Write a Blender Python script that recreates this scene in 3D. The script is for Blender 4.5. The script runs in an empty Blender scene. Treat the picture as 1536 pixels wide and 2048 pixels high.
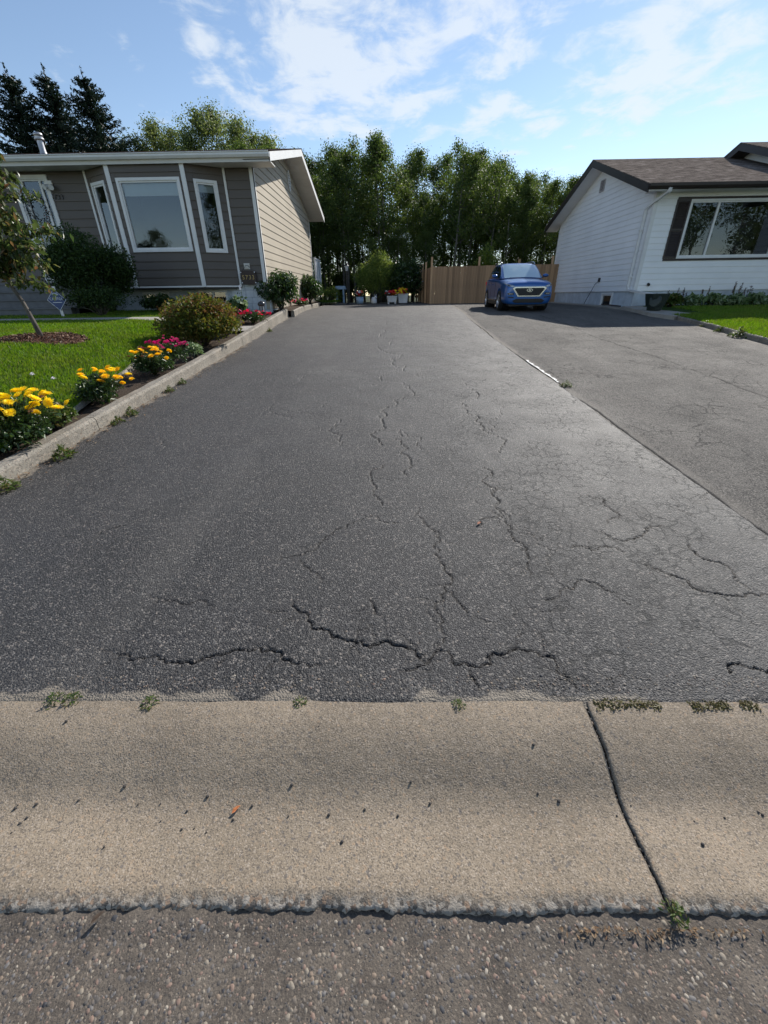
import bpy, bmesh, math, random
import numpy as np
from mathutils import Matrix, Vector

# ------------------------------------------------------------------ camera, sky, sun, exposure
SC = bpy.context.scene
COL = SC.collection
cam_d = bpy.data.cameras.new('camera')
cam = bpy.data.objects.new('camera', cam_d); COL.objects.link(cam)
_n = lambda v: v / np.linalg.norm(v)
_cr = lambda u, v: np.array([(u - 768) / 816., -(v - 1024) / 816., -1.])
_Z = -_n(_cr(790, 2560)); _Y = _cr(777, 590); _Y = _n(_Y - _Z * (_Y @ _Z)); _X = np.cross(_Y, _Z)
_R = np.stack([_X, _Y, _Z])
cam.matrix_world = Matrix.Translation((0, 0, 1.55)) @ Matrix(_R.tolist()).to_4x4()
cam_d.sensor_fit = 'VERTICAL'; cam_d.sensor_height = 36.0; cam_d.lens = 816 / 2048 * 36
cam_d.clip_start = .05; cam_d.clip_end = 2000
SC.camera = cam
SUN = Vector((3.2, 4.37, 3.95)).normalized()
sun_d = bpy.data.lights.new('sun', 'SUN'); sun_d.energy = 5.0; sun_d.angle = math.radians(.53); sun_d.color = (1, .95, .875)
sun = bpy.data.objects.new('sun', sun_d); COL.objects.link(sun)
sun.rotation_euler = SUN.to_track_quat('Z', 'Y').to_euler(); sun.location = (30, 40, 40)
SC.view_settings.view_transform = 'Standard'; SC.view_settings.look = 'None'
SC.view_settings.exposure = .38; SC.view_settings.gamma = 1; SC.view_settings.use_curve_mapping = False
SC.cycles.max_bounces = 8; SC.cycles.transparent_max_bounces = 16; SC.cycles.use_denoising = True; SC.cycles.denoiser = 'OPENIMAGEDENOISE'; SC.cycles.denoising_input_passes = 'RGB_ALBEDO_NORMAL'; SC.cycles.denoising_prefilter = 'ACCURATE'

def world():
    w = bpy.data.worlds.new('World'); SC.world = w; w.use_nodes = True
    nt = w.node_tree; N = nt.nodes; L = nt.links; N.clear()
    out = N.new('ShaderNodeOutputWorld'); bg = N.new('ShaderNodeBackground'); L.new(bg.outputs[0], out.inputs[0])
    bg.inputs[1].default_value = .12
    sky = N.new('ShaderNodeTexSky'); sky.sky_type = 'NISHITA'; sky.sun_disc = False
    sky.sun_elevation = math.asin(SUN.z); sky.sun_rotation = math.atan2(SUN.x, SUN.y)
    sky.air_density = 1.0; sky.dust_density = .12; sky.ozone_density = .45; sky.altitude = 600
    tc = N.new('ShaderNodeTexCoord'); sep = N.new('ShaderNodeSeparateXYZ'); L.new(tc.outputs['Generated'], sep.inputs[0])
    def M(op, a, b=None):
        m = N.new('ShaderNodeMath'); m.operation = op
        for i, x in enumerate((a, b)):
            if x is None: continue
            if hasattr(x, 'links'): L.new(x, m.inputs[i])
            else: m.inputs[i].default_value = x
        return m.outputs[0]
    den = M('ADD', M('MAXIMUM', sep.outputs[2], 0.0), .1)
    comb = N.new('ShaderNodeCombineXYZ'); L.new(M('DIVIDE', sep.outputs[0], den), comb.inputs[0]); L.new(M('DIVIDE', sep.outputs[1], den), comb.inputs[1])
    def noise(scale, detail, rough, off=(0, 0, 0), dist=0, sc=(1, 1, 1)):
        mp = N.new('ShaderNodeMapping'); mp.inputs['Location'].default_value = off; mp.inputs['Scale'].default_value = sc
        L.new(comb.outputs[0], mp.inputs[0])
        t = N.new('ShaderNodeTexNoise'); t.inputs['Scale'].default_value = scale; t.inputs['Detail'].default_value = detail
        t.inputs['Roughness'].default_value = rough; t.inputs['Distortion'].default_value = dist
        L.new(mp.outputs[0], t.inputs[0]); return t.outputs[0]
    # cloud banks (centre in the cloud plane, radii), over an even field of wisps all round the sky
    banks = [((-.15, 2.2), (.62, .75), 1.0), ((.35, 2.0), (.38, .5), .75), ((1.0, 2.1), (.42, .7), .95), ((.6, 2.55), (.5, .4), .62), ((1.5, 2.35), (.4, .25), .7), ((-.5, 2.5), (.3, .4), .6),
             ((-.05, 1.2), (.9, .6), .8), ((1.7, 2.0), (.3, .5), .5), ((-2.2, .6), (1.0, .9), .9), ((1.8, -.4), (1.1, 1.0), .9), ((-1.2, -2.0), (1.5, .8), .9), ((1.2, -2.6), (1.2, .9), .8), ((-3.6, -1.0), (.9, 1.6), .8)]
    tot = None
    for (cx, cy), (rx, ry), s in banks:
        dx = M('DIVIDE', M('SUBTRACT', M('DIVIDE', sep.outputs[0], den), cx), rx); dy = M('DIVIDE', M('SUBTRACT', M('DIVIDE', sep.outputs[1], den), cy), ry)
        d = M('SQRT', M('ADD', M('MULTIPLY', dx, dx), M('MULTIPLY', dy, dy)))
        v = M('MULTIPLY', M('MAXIMUM', M('SUBTRACT', 1.15, d), 0.0), s)
        tot = v if tot is None else M('MAXIMUM', tot, v)
    puff = noise(5.2, 9, .6, (3.1, 1.7, 0), .35)
    strk = noise(2.3, 7, .6, (7.3, 2.2, 0), .8, (1.6, .8, 1))
    dens = M('ADD', M('MULTIPLY', tot, .8), M('ADD', M('MULTIPLY', M('SUBTRACT', puff, .5), 2.3), M('MULTIPLY', M('SUBTRACT', strk, .5), 1.3)))
    r = N.new('ShaderNodeValToRGB'); r.color_ramp.elements[0].position = .16; r.color_ramp.elements[1].position = .8
    r.color_ramp.interpolation = 'EASE'; L.new(dens, r.inputs[0])
    fade = M('MULTIPLY', M('MULTIPLY', r.outputs[0], .74), M('MINIMUM', M('MULTIPLY', M('MAXIMUM', sep.outputs[2], 0), 5.0), 1.0))
    mix = N.new('ShaderNodeMix'); mix.data_type = 'RGBA'; L.new(fade, mix.inputs['Factor'])
    L.new(sky.outputs[0], mix.inputs['A']); mix.inputs['B'].default_value = (5.6, 6.0, 6.4, 1)
    L.new(mix.outputs['Result'], bg.inputs[0])
world()

# ------------------------------------------------------------------ terrain functions (metres; camera at the origin, +Y up the driveway)
def gy(y):
    y = np.asarray(y, float)
    t = np.clip(y - 15, 0, 4)
    return .036 + .058 * np.minimum(y, 15) + .058 * t - .046 * t * t / 8 + .012 * np.clip(y - 19, 0, 12)
def sst(x): x = np.clip(x, 0, 1); return x * x * (3 - 2 * x)
def kerb_h(y): return np.interp(y, [1.2, 3, 7, 12, 15.5], [.09, .12, .155, .23, .26])
def kerb_x(y): return np.interp(y, [0, 3, 9.8, 15.5], [-3.15, -3.17, -3.23, -3.42])
def lawn_z(x, y):
    kt = gy(y) + kerb_h(y) - .03
    z = kt + .33 * sst((-3.8 - x) / 2.4) * sst((np.asarray(y) - 2) / 5.0)
    cap = 1.10 + .018 * (np.asarray(y) - 9.7)
    k = .05
    return -k * np.log(np.exp(-z / k) + np.exp(-cap / k))
def rkerb_x(y): return np.interp(y, [0, 9, 11.9, 13.4], [6.4, 7.72, 8.22, 8.42])
def rlawn_z(x, y): return gy(y) + .09 + .03 * sst((x - 8.0) / 2)

# value noise for big vertex grids
_rs = np.random.RandomState(5); _LAT = _rs.rand(256, 256)
def vnoise(x, y):
    x = np.asarray(x, float); y = np.asarray(y, float)
    xi = np.floor(x).astype(int); yi = np.floor(y).astype(int); fx = sst(x - xi); fy = sst(y - yi)
    a = _LAT[xi & 255, yi & 255]; b = _LAT[(xi + 1) & 255, yi & 255]; c = _LAT[xi & 255, (yi + 1) & 255]; d = _LAT[(xi + 1) & 255, (yi + 1) & 255]
    return (a * (1 - fx) + b * fx) * (1 - fy) + (c * (1 - fx) + d * fx) * fy
def fbm(x, y, o=4):
    s = 0; a = .5
    for k in range(o): s = s + a * vnoise(x * 2 ** k + 17 * k, y * 2 ** k + 31 * k); a *= .5
    return s

# ------------------------------------------------------------------ object helpers
def tag(o, label=None, cat=None, group=None, kind=None):
    if label: o['label'] = label
    if cat: o['category'] = cat
    if group: o['group'] = group
    if kind: o['kind'] = kind
    return o
def empty(name, loc=(0, 0, 0), rz=0, label=None, cat=None, group=None):
    o = bpy.data.objects.new(name, None); COL.objects.link(o); o.location = loc; o.rotation_euler = (0, 0, rz); o.empty_display_size = .1
    return tag(o, label, cat, group)
def link(name, me, parent=None):
    o = bpy.data.objects.new(name, me); COL.objects.link(o)
    if parent is not None: o.parent = parent
    return o
def np_mesh(name, V, Fq, mat, smooth=False, attrs=None):
    V = np.asarray(V, np.float32).reshape(-1, 3); Fq = np.asarray(Fq, np.int32); k = Fq.shape[1]
    me = bpy.data.meshes.new(name)
    me.vertices.add(len(V)); me.vertices.foreach_set('co', V.ravel())
    me.loops.add(Fq.size); me.loops.foreach_set('vertex_index', Fq.ravel())
    me.polygons.add(len(Fq)); me.polygons.foreach_set('loop_start', np.arange(0, Fq.size, k, dtype=np.int32))
    me.polygons.foreach_set('loop_total', np.full(len(Fq), k, np.int32))
    if smooth: me.polygons.foreach_set('use_smooth', np.ones(len(Fq), bool))
    for nm, a in (attrs or {}).items():
        at = me.attributes.new(nm, 'FLOAT', 'POINT'); at.data.foreach_set('value', np.asarray(a, np.float32).ravel())
    me.update(calc_edges=True); me.validate()
    if mat: me.materials.append(mat)
    return me
class MB:
    def __init__(s): s.v = []; s.f = []; s.m = []
    def add(s, vs, fs, m=0):
        b = len(s.v); s.v += [tuple(v) for v in vs]; s.f += [tuple(i + b for i in f) for f in fs]; s.m += [m] * len(fs); return s
    def box(s, a, b, m=0):
        x0, y0, z0 = a; x1, y1, z1 = b
        return s.add([(x0, y0, z0), (x1, y0, z0), (x1, y1, z0), (x0, y1, z0), (x0, y0, z1), (x1, y0, z1), (x1, y1, z1), (x0, y1, z1)],
                     [(0, 3, 2, 1), (4, 5, 6, 7), (0, 1, 5, 4), (1, 2, 6, 5), (2, 3, 7, 6), (3, 0, 4, 7)], m)
    def bar(s, p, q, w, h, up=(0, 0, 1), m=0):
        p = Vector(p); q = Vector(q); d = (q - p).normalized(); up = Vector(up); sx = d.cross(up).normalized(); uz = sx.cross(d)
        vs = [c + sx * a * w / 2 + uz * b * h / 2 for c in (p, q) for a, b in ((-1, -1), (1, -1), (1, 1), (-1, 1))]
        return s.add(vs, [(3, 2, 1, 0), (4, 5, 6, 7), (0, 1, 5, 4), (1, 2, 6, 5), (2, 3, 7, 6), (3, 0, 4, 7)], m)
    def tube(s, pts, rad, n=8, m=0, caps=True):
        pts = [Vector(p) for p in pts]; rad = rad if hasattr(rad, '__len__') else [rad] * len(pts); b = len(s.v); prev = None
        for i, p in enumerate(pts):
            d = (pts[min(i + 1, len(pts) - 1)] - pts[max(i - 1, 0)]).normalized()
            if prev is None: prev = d.orthogonal().normalized()
            sx = (prev - d * prev.dot(d)).normalized(); prev = sx; sy = d.cross(sx)
            for k in range(n):
                a = 2 * math.pi * k / n; s.v.append(tuple(p + (sx * math.cos(a) + sy * math.sin(a)) * rad[i]))
        for i in range(len(pts) - 1):
            for k in range(n):
                s.f.append((b + i * n + k, b + i * n + (k + 1) % n, b + (i + 1) * n + (k + 1) % n, b + (i + 1) * n + k)); s.m.append(m)
        if caps:
            s.f.append(tuple(b + k for k in reversed(range(n)))); s.f.append(tuple(b + (len(pts) - 1) * n + k for k in range(n))); s.m += [m, m]
        return s
    def lathe(s, prof, n=16, c=(0, 0, 0), m=0):
        b = len(s.v)
        for r, z in prof:
            for k in range(n):
                a = 2 * math.pi * k / n; s.v.append((c[0] + r * math.cos(a), c[1] + r * math.sin(a), c[2] + z))
        for i in range(len(prof) - 1):
            for k in range(n):
                s.f.append((b + i * n + k, b + i * n + (k + 1) % n, b + (i + 1) * n + (k + 1) % n, b + (i + 1) * n + k)); s.m.append(m)
        return s
    def prism(s, poly, d, m=0):     # poly: list of 3-D points, d: extrusion vector
        n = len(poly); b = len(s.v); d = Vector(d)
        s.v += [tuple(p) for p in poly] + [tuple(Vector(p) + d) for p in poly]
        s.f += [tuple(b + i for i in reversed(range(n))), tuple(b + n + i for i in range(n))]; s.m += [m, m]
        for i in range(n):
            j = (i + 1) % n; s.f.append((b + i, b + j, b + n + j, b + n + i)); s.m.append(m)
        return s
    def mesh(s, name, mats, smooth=False, bevel=0):
        me = bpy.data.meshes.new(name); me.from_pydata(s.v, [], s.f)
        mats = mats if isinstance(mats, (list, tuple)) else [mats]
        for m in mats: me.materials.append(m)
        for p, mi in zip(me.polygons, s.m): p.material_index = mi; p.use_smooth = smooth
        bm = bmesh.new(); bm.from_mesh(me); bmesh.ops.recalc_face_normals(bm, faces=bm.faces)
        if bevel: bmesh.ops.bevel(bm, geom=list(bm.edges), offset=bevel, segments=2, affect='EDGES', clamp_overlap=True)
        bm.to_mesh(me); bm.free(); me.update(); return me
    def obj(s, name, mats, parent=None, smooth=False, bevel=0): return link(name, s.mesh(name, mats, smooth, bevel), parent)
def copy_tree(o, parent=None):
    c = o.copy(); COL.objects.link(c); c.parent = parent
    for ch in o.children: copy_tree(ch, c)
    return c
def text_mesh(body, size, depth, mat, font_sx=1.0):
    cu = bpy.data.curves.new('text', 'FONT'); cu.body = body; cu.size = size; cu.extrude = depth; cu.align_x = 'CENTER'; cu.align_y = 'CENTER'; cu.resolution_u = 3
    t = bpy.data.objects.new('text', cu); COL.objects.link(t); bpy.context.view_layer.update()
    me = bpy.data.meshes.new_from_object(t.evaluated_get(bpy.context.evaluated_depsgraph_get())); bpy.data.objects.remove(t)
    me.materials.clear(); me.materials.append(mat); return me

# ------------------------------------------------------------------ materials
class NT:
    def __init__(s, name):
        s.m = bpy.data.materials.new(name); s.m.use_nodes = True; s.t = s.m.node_tree; s.N = s.t.nodes; s.L = s.t.links
        s.b = s.N['Principled BSDF']; s.out = s.N['Material Output']; s.co = None
    def set(s, k, v):
        i = s.b.inputs[k]
        if hasattr(v, 'links') and hasattr(v, 'node'): s.L.new(v, i)
        else: i.default_value = v
        return s
    def node(s, t, ins=None, **kw):
        n = s.N.new(t)
        for k, v in kw.items(): setattr(n, k, v)
        for k, v in (ins or {}).items():
            if hasattr(v, 'links') and hasattr(v, 'node'): s.L.new(v, n.inputs[k])
            else: n.inputs[k].default_value = v
        return n
    def pos(s, sc=(1, 1, 1), obj=False, rot=(0, 0, 0)):
        if obj: c = s.node('ShaderNodeTexCoord').outputs['Object']
        else: c = s.node('ShaderNodeNewGeometry').outputs['Position']
        return s.node('ShaderNodeMapping', {'Vector': c, 'Scale': sc, 'Rotation': rot}).outputs[0]
    def noise(s, vec, scale, detail=4, rough=.55, dist=0): return s.node('ShaderNodeTexNoise', {'Vector': vec, 'Scale': scale, 'Detail': detail, 'Roughness': rough, 'Distortion': dist}).outputs[0]
    def voro(s, vec, scale, feature='F1', rnd=1, out=0): return s.node('ShaderNodeTexVoronoi', {'Vector': vec, 'Scale': scale, 'Randomness': rnd}, feature=feature).outputs[out]
    def ramp(s, fac, stops, interp='LINEAR'):
        n = s.node('ShaderNodeValToRGB', {0: fac}); r = n.color_ramp; r.interpolation = interp
        while len(r.elements) < len(stops): r.elements.new(.5)
        for e, (p, c) in zip(r.elements, stops): e.position = p; e.color = c if hasattr(c, '__len__') and len(c) == 4 else (tuple(c) + (1,) if hasattr(c, '__len__') else (c, c, c, 1))
        return n.outputs[0]
    def mix(s, f, a, b, blend='MIX'):
        n = s.node('ShaderNodeMix', data_type='RGBA', blend_type=blend)
        for k, v in (('Factor', f), ('A', a), ('B', b)):
            if hasattr(v, 'links') and hasattr(v, 'node'): s.L.new(v, n.inputs[k])
            elif k == 'Factor': n.inputs[0].default_value = v
            else: n.inputs[6 if k == 'A' else 7].default_value = tuple(v) + (1,) if len(v) == 3 else v
        return n.outputs['Result']
    def math(s, op, a, b=0.0):
        n = s.node('ShaderNodeMath', operation=op)
        for i, v in enumerate((a, b)):
            if hasattr(v, 'links') and hasattr(v, 'node'): s.L.new(v, n.inputs[i])
            else: n.inputs[i].default_value = v
        return n.outputs[0]
    def attr(s, nm): return s.node('ShaderNodeAttribute', attribute_name=nm).outputs['Fac']
    def island(s): return s.node('ShaderNodeNewGeometry').outputs['Random Per Island']
    def bump(s, h, strength=.3, dist=.01):
        n = s.node('ShaderNodeBump', {'Height': h, 'Strength': strength, 'Distance': dist}); s.L.new(n.outputs[0], s.b.inputs['Normal']); return s
def plain(name, c, rough=.6, metal=0, var=.12, scale=3.0, bump=0, bscale=60, spec=.5):
    n = NT(name); p = n.pos(obj=True); k = n.noise(p, scale, 5)
    d = tuple(x * (1 - var) for x in c); l = tuple(min(1, x * (1 + var)) for x in c)
    n.set('Base Color', n.ramp(k, [(.3, d), (.7, l)])).set('Roughness', rough).set('Metallic', metal).set('Specular IOR Level', spec)
    if bump: n.bump(n.noise(p, bscale, 4), bump, .01)
    return n.m
def leafy(name, stops, trans=.35, rough=.5, patch=None, spec=.3):
    n = NT(name); c = n.ramp(n.island(), stops)
    if patch: c = n.mix(n.ramp(n.noise(n.pos(), .9, 5, .65), [(.45, 0.), (.7, .6)]), c, patch); c = n.mix(n.ramp(n.noise(n.pos(), 2.6, 3), [(.3, .35), (.5, 0.)]), c, tuple(x * .35 for x in patch))
    n.set('Base Color', c).set('Roughness', rough).set('Specular IOR Level', spec)
    hs = n.node('ShaderNodeHueSaturation', {'Color': c, 'Value': 1.5, 'Saturation': 1.1, 'Hue': .49})
    tr = n.node('ShaderNodeBsdfTranslucent', {'Color': hs.outputs[0]})
    mx = n.node('ShaderNodeMixShader', {0: trans, 1: n.b.outputs[0], 2: tr.outputs[0]}); n.L.new(mx.outputs[0], n.out.inputs[0])
    return n.m

def m_asphalt():
    n = NT('driveway asphalt'); p = n.pos()
    big = n.noise(p, .7, 5, .6); mid = n.noise(p, 6, 5, .6)
    st = n.voro(p, 125, out=1); stv = n.node('ShaderNodeSeparateColor', {0: st}).outputs[0]
    base = n.ramp(big, [(.3, (.018, .017, .0175)), (.7, (.037, .035, .0355))])
    base = n.mix(n.ramp(mid, [(.45, 0.), (.7, .5)]), base, (.052, .048, .045))
    st3 = n.node('ShaderNodeSeparateColor', {0: n.voro(p, 210, out=1)}).outputs[2]
    base = n.mix(n.ramp(st3, [(.80, 0.), (.85, .75)]), base, (.115, .11, .106)); base = n.mix(n.ramp(st3, [(.12, .8), (.18, 0.)]), base, (.012, .012, .014))
    base = n.mix(n.ramp(stv, [(.90, 0.), (.93, .85)]), base, (.175, .16, .145))
    st2 = n.node('ShaderNodeSeparateColor', {0: n.voro(p, 95, out=1)}).outputs[1]
    base = n.mix(n.ramp(st2, [(.975, 0.), (.98, .7)]), base, (.22, .19, .165))
    dsp = n.node('ShaderNodeVectorMath', {0: n.node('ShaderNodeTexNoise', {'Vector': p, 'Scale': 14.0, 'Detail': 5.0, 'Roughness': .7}).outputs[1], 'Scale': .11}, operation='SCALE').outputs[0]
    fine = n.voro(n.node('ShaderNodeVectorMath', {0: p, 1: dsp}, operation='ADD').outputs[0], 10.0, 'DISTANCE_TO_EDGE')
    sx = n.node('ShaderNodeSeparateXYZ', {0: p}).outputs[0]
    area = n.math('MULTIPLY', n.ramp(n.math('MULTIPLY', sx, .6), [(.15, .22), (.6, 1.)]), n.ramp(n.noise(p, 2.2, 4), [(.40, 0.), (.52, 1.)]))
    fc = n.math('MULTIPLY', n.math('MULTIPLY', n.ramp(fine, [(.012, 1.), (.05, 0.)]), area), n.ramp(n.noise(p, 8, 3), [(.33, 0.), (.5, .9)]))
    old = n.attr('worn'); base = n.mix(n.math('MULTIPLY', old, .75), base, n.mix(n.ramp(stv, [(.6, 0.), (1., .8)]), (.098, .091, .083), (.19, .172, .152)))  # lightens the asphalt for wear and for the glare painted into this attribute
    sand = n.ramp(n.math('ADD', n.attr('sand'), n.math('MULTIPLY', n.math('SUBTRACT', n.noise(p, 55, 5, .7), .5), 1.3)), [(.52, 0.), (.78, .85)]); base = n.mix(sand, base, n.mix(n.noise(p, 90, 3), (.17, .145, .115), (.28, .24, .19)))
    base = n.mix(n.math('MULTIPLY', fc, .9), base, (.010, .010, .010))
    ck = n.ramp(n.math('ADD', n.attr('crack'), n.math('MULTIPLY', n.math('SUBTRACT', n.noise(p, 120, 3), .5), .9)), [(.42, 0.), (.6, 1.)])
    base = n.mix(ck, base, (.010, .009, .009))
    n.set('Base Color', base).set('Roughness', n.ramp(n.noise(p, 3, 4), [(.3, .55), (.7, .68)])).set('Specular IOR Level', .36)
    h = n.math('ADD', n.math('SUBTRACT', 1.0, n.math('ADD', n.voro(p, 125), n.math('MULTIPLY', n.voro(p, 210), .6))), n.math('MULTIPLY', n.noise(p, 60, 4), .9)); h = n.math('SUBTRACT', h, n.math('MULTIPLY', fc, 1.3))
    n.bump(h, .8, .006); return n.m
def m_old_asphalt():
    n = NT('neighbour asphalt'); p = n.pos(); ps = n.pos((1, .35, 1), rot=(0, 0, .5))
    big = n.noise(ps, 1.1, 6, .65); st = n.node('ShaderNodeSeparateColor', {0: n.voro(p, 130, out=1)}).outputs[0]
    base = n.ramp(big, [(.3, (.078, .073, .067)), (.5, (.118, .109, .099)), (.72, (.165, .152, .136))])
    base = n.mix(n.ramp(n.noise(p, 14, 5, .7), [(.5, 0.), (.68, .6)]), base, (.06, .057, .053))
    base = n.mix(n.ramp(st, [(.78, 0.), (.84, .75)]), base, (.23, .21, .185)); base = n.mix(n.ramp(st, [(.12, .8), (.18, 0.)]), base, (.03, .028, .027))
    dsp = n.node('ShaderNodeVectorMath', {0: n.node('ShaderNodeTexNoise', {'Vector': p, 'Scale': 14.0, 'Detail': 5.0, 'Roughness': .7}).outputs[1], 'Scale': .12}, operation='SCALE').outputs[0]
    fine = n.voro(n.node('ShaderNodeVectorMath', {0: p, 1: dsp}, operation='ADD').outputs[0], 4.0, 'DISTANCE_TO_EDGE'); fc = n.math('MULTIPLY', n.ramp(fine, [(.006, 1.), (.03, 0.)]), n.ramp(n.noise(p, 1.1, 4), [(.48, 0.), (.6, .8)]))
    base = n.mix(fc, base, (.02, .019, .018))
    base = n.mix(n.attr('sand'), base, n.mix(n.noise(p, 80, 3), (.2, .18, .155), (.3, .27, .23)))
    base = n.mix(n.attr('crack'), base, (.014, .013, .012))
    n.set('Base Color', base).set('Roughness', n.ramp(n.noise(p, 2, 4), [(.3, .8), (.7, .92)])).set('Specular IOR Level', .14)
    n.bump(n.math('SUBTRACT', n.math('ADD', n.math('MULTIPLY', st, .8), n.noise(p, 120, 3)), fc), .8, .006); return n.m
def m_street():
    n = NT('street asphalt'); p = n.pos()
    a = n.node('ShaderNodeSeparateColor', {0: n.voro(p, 240, out=1)}); big = n.noise(p, 9, 7, .7)
    base = n.ramp(big, [(.3, (.06, .05, .042)), (.7, (.15, .126, .102))])
    base = n.mix(n.ramp(a.outputs[0], [(.7, 0.), (.95, .5)]), base, (.2, .165, .13))
    base = n.mix(n.ramp(a.outputs[1], [(.8, 0.), (.95, .6)]), base, (.035, .033, .033))
    n.set('Base Color', base).set('Roughness', .85).set('Specular IOR Level', .25); n.bump(n.math('ADD', a.outputs[2], n.noise(p, 150, 4)), .6, .005); return n.m
def m_concrete(name='kerb concrete', a=(.205, .166, .122), b=(.295, .238, .174), stain=.34, dark=(.10, .084, .069), fine=260):
    n = NT(name); p = n.pos(); ps = n.pos((.35, 2.2, 1))
    base = n.ramp(n.noise(p, 2.2, 6, .6), [(.3, a), (.7, b)])
    base = n.mix(n.ramp(n.noise(ps, 1.6, 6, .65), [(.45, 0.), (.75, stain)]), base, dark)
    base = n.mix(n.ramp(n.noise(p, 1.1, 4), [(.6, 0.), (.75, .35)]), base, (.30, .2, .12))
    st = n.node('ShaderNodeSeparateColor', {0: n.voro(p, fine, out=1)}).outputs[0]
    base = n.mix(n.ramp(st, [(.16, .6), (.22, 0.)]), base, (.085, .072, .06)); base = n.mix(n.ramp(st, [(.82, 0.), (.9, .5)]), base, (.4, .34, .28))
    s2 = n.node('ShaderNodeSeparateColor', {0: n.voro(p, 135, out=1)}); base = n.mix(n.ramp(s2.outputs[0], [(.965, 0.), (.97, .6)]), base, (.09, .085, .085)); base = n.mix(n.ramp(s2.outputs[1], [(.96, 0.), (.97, .45)]), base, (.36, .25, .16))
    bk = n.node('ShaderNodeSeparateColor', {0: n.voro(p, 95, out=1)}).outputs[2]; base = n.mix(n.math('MULTIPLY', n.attr('broken'), .85), base, n.ramp(bk, [(.2, (.10, .09, .08)), (.3, (.27, .245, .21)), (.7, (.36, .325, .28)), (.85, (.24, .165, .115))], 'CONSTANT'))
    n.set('Base Color', base).set('Roughness', .82).set('Specular IOR Level', .25)
    n.bump(n.math('ADD', n.noise(p, 190, 4), n.math('MULTIPLY', n.noise(p, 60, 3), .5)), .6, .006); return n.m
def m_siding(name, c, rough=.5):
    n = NT(name); p = n.pos(obj=True); ps = n.pos((.5, .5, 9), obj=True)
    base = n.ramp(n.noise(p, .8, 5), [(.3, tuple(x * .93 for x in c)), (.7, tuple(min(1, x * 1.05) for x in c))])
    base = n.mix(n.ramp(n.noise(ps, .6, 4), [(.5, 0.), (.8, .10)]), base, tuple(x * .72 for x in c))
    n.set('Base Color', base).set('Roughness', rough).set('Specular IOR Level', .3); return n.m
def m_shingle(name, c1, c2, rot):
    n = NT(name); p = n.pos(obj=False, rot=rot)
    b = n.node('ShaderNodeTexBrick', {'Vector': p, 'Color1': c1 + (1,), 'Color2': c2 + (1,), 'Mortar': tuple(x * .35 for x in c1) + (1,), 'Scale': 1.0, 'Mortar Size': .006, 'Brick Width': .32, 'Row Height': .14, 'Bias': -.1})
    col = n.mix(n.ramp(n.noise(p, 160, 2), [(.4, 0.), (.65, .5)]), b.outputs[0], tuple(min(1, x * 1.5) for x in c2))
    col = n.mix(n.ramp(n.noise(p, .9, 4), [(.4, 0.), (.7, .3)]), col, tuple(x * .7 for x in c1)); ms = n.pos((3.0, 9.0, 0)); col = n.mix(n.ramp(n.noise(ms, 1.0, 4, .7), [(.42, .75), (.6, 0.)]), col, tuple(x * .45 for x in c1))
    n.set('Base Color', col).set('Roughness', 1.0).set('Specular IOR Level', .0); n.bump(n.math('ADD', b.outputs[1], n.noise(p, 200, 2)), .5, .008); return n.m
def m_glass(name='window glass', ior=1.9):
    n = NT(name); n.N.remove(n.b)
    bp = n.node('ShaderNodeBump', {'Height': n.noise(n.pos(), 1.3, 2), 'Strength': .04, 'Distance': .05})
    fr = n.node('ShaderNodeFresnel', {'IOR': ior}); gl = n.node('ShaderNodeBsdfGlossy', {'Roughness': .01, 'Color': (.9, .95, 1, 1), 'Normal': bp.outputs[0]}); tr = n.node('ShaderNodeBsdfTransparent', {'Color': (.75, .8, .8, 1)})
    mx = n.node('ShaderNodeMixShader', {0: fr.outputs[0], 1: tr.outputs[0], 2: gl.outputs[0]}); n.L.new(mx.outputs[0], n.out.inputs[0]); return n.m
def m_wood(name, c, rot=(0, 0, 0)):
    n = NT(name); p = n.pos((9, 9, .7), obj=True); i = n.node('ShaderNodeObjectInfo').outputs['Random']
    base = n.ramp(n.noise(p, 3, 5, .6, 1.0), [(.3, tuple(x * .7 for x in c)), (.7, tuple(min(1, x * 1.15) for x in c))])
    hs = n.node('ShaderNodeHueSaturation', {'Color': base, 'Value': n.math('ADD', .75, n.math('MULTIPLY', i, .5))})
    n.set('Base Color', hs.outputs[0]).set('Roughness', .8); n.bump(n.noise(p, 6, 4), .2, .01); return n.m
def m_bark(name, a, b):
    n = NT(name); p = n.pos((1, 1, .35), obj=True)
    n.set('Base Color', n.ramp(n.noise(p, 9, 5, .65), [(.35, a), (.65, b)])).set('Roughness', .9); n.bump(n.noise(p, 25, 4), .4, .02); return n.m
def m_grassland(name, a, b, c):
    n = NT(name); p = n.pos(); k = n.ramp(n.noise(p, 1.2, 6, .6), [(.3, a), (.55, b), (.75, c)])
    n.set('Base Color', n.mix(n.ramp(n.noise(p, 70, 3), [(.35, .5), (.65, 0.)]), k, tuple(x * .5 for x in a))).set('Roughness', .95).set('Specular IOR Level', .1); n.bump(n.noise(p, 60, 3), .8, .03); return n.m
def m_soil(name='garden soil', a=(.035, .026, .02), b=(.1, .075, .055)):
    n = NT(name); p = n.pos(); n.set('Base Color', n.ramp(n.noise(p, 40, 6, .7), [(.3, a), (.7, b)])).set('Roughness', .95).set('Specular IOR Level', .1); n.bump(n.noise(p, 55, 5, .7), .9, .03); return n.m

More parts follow.
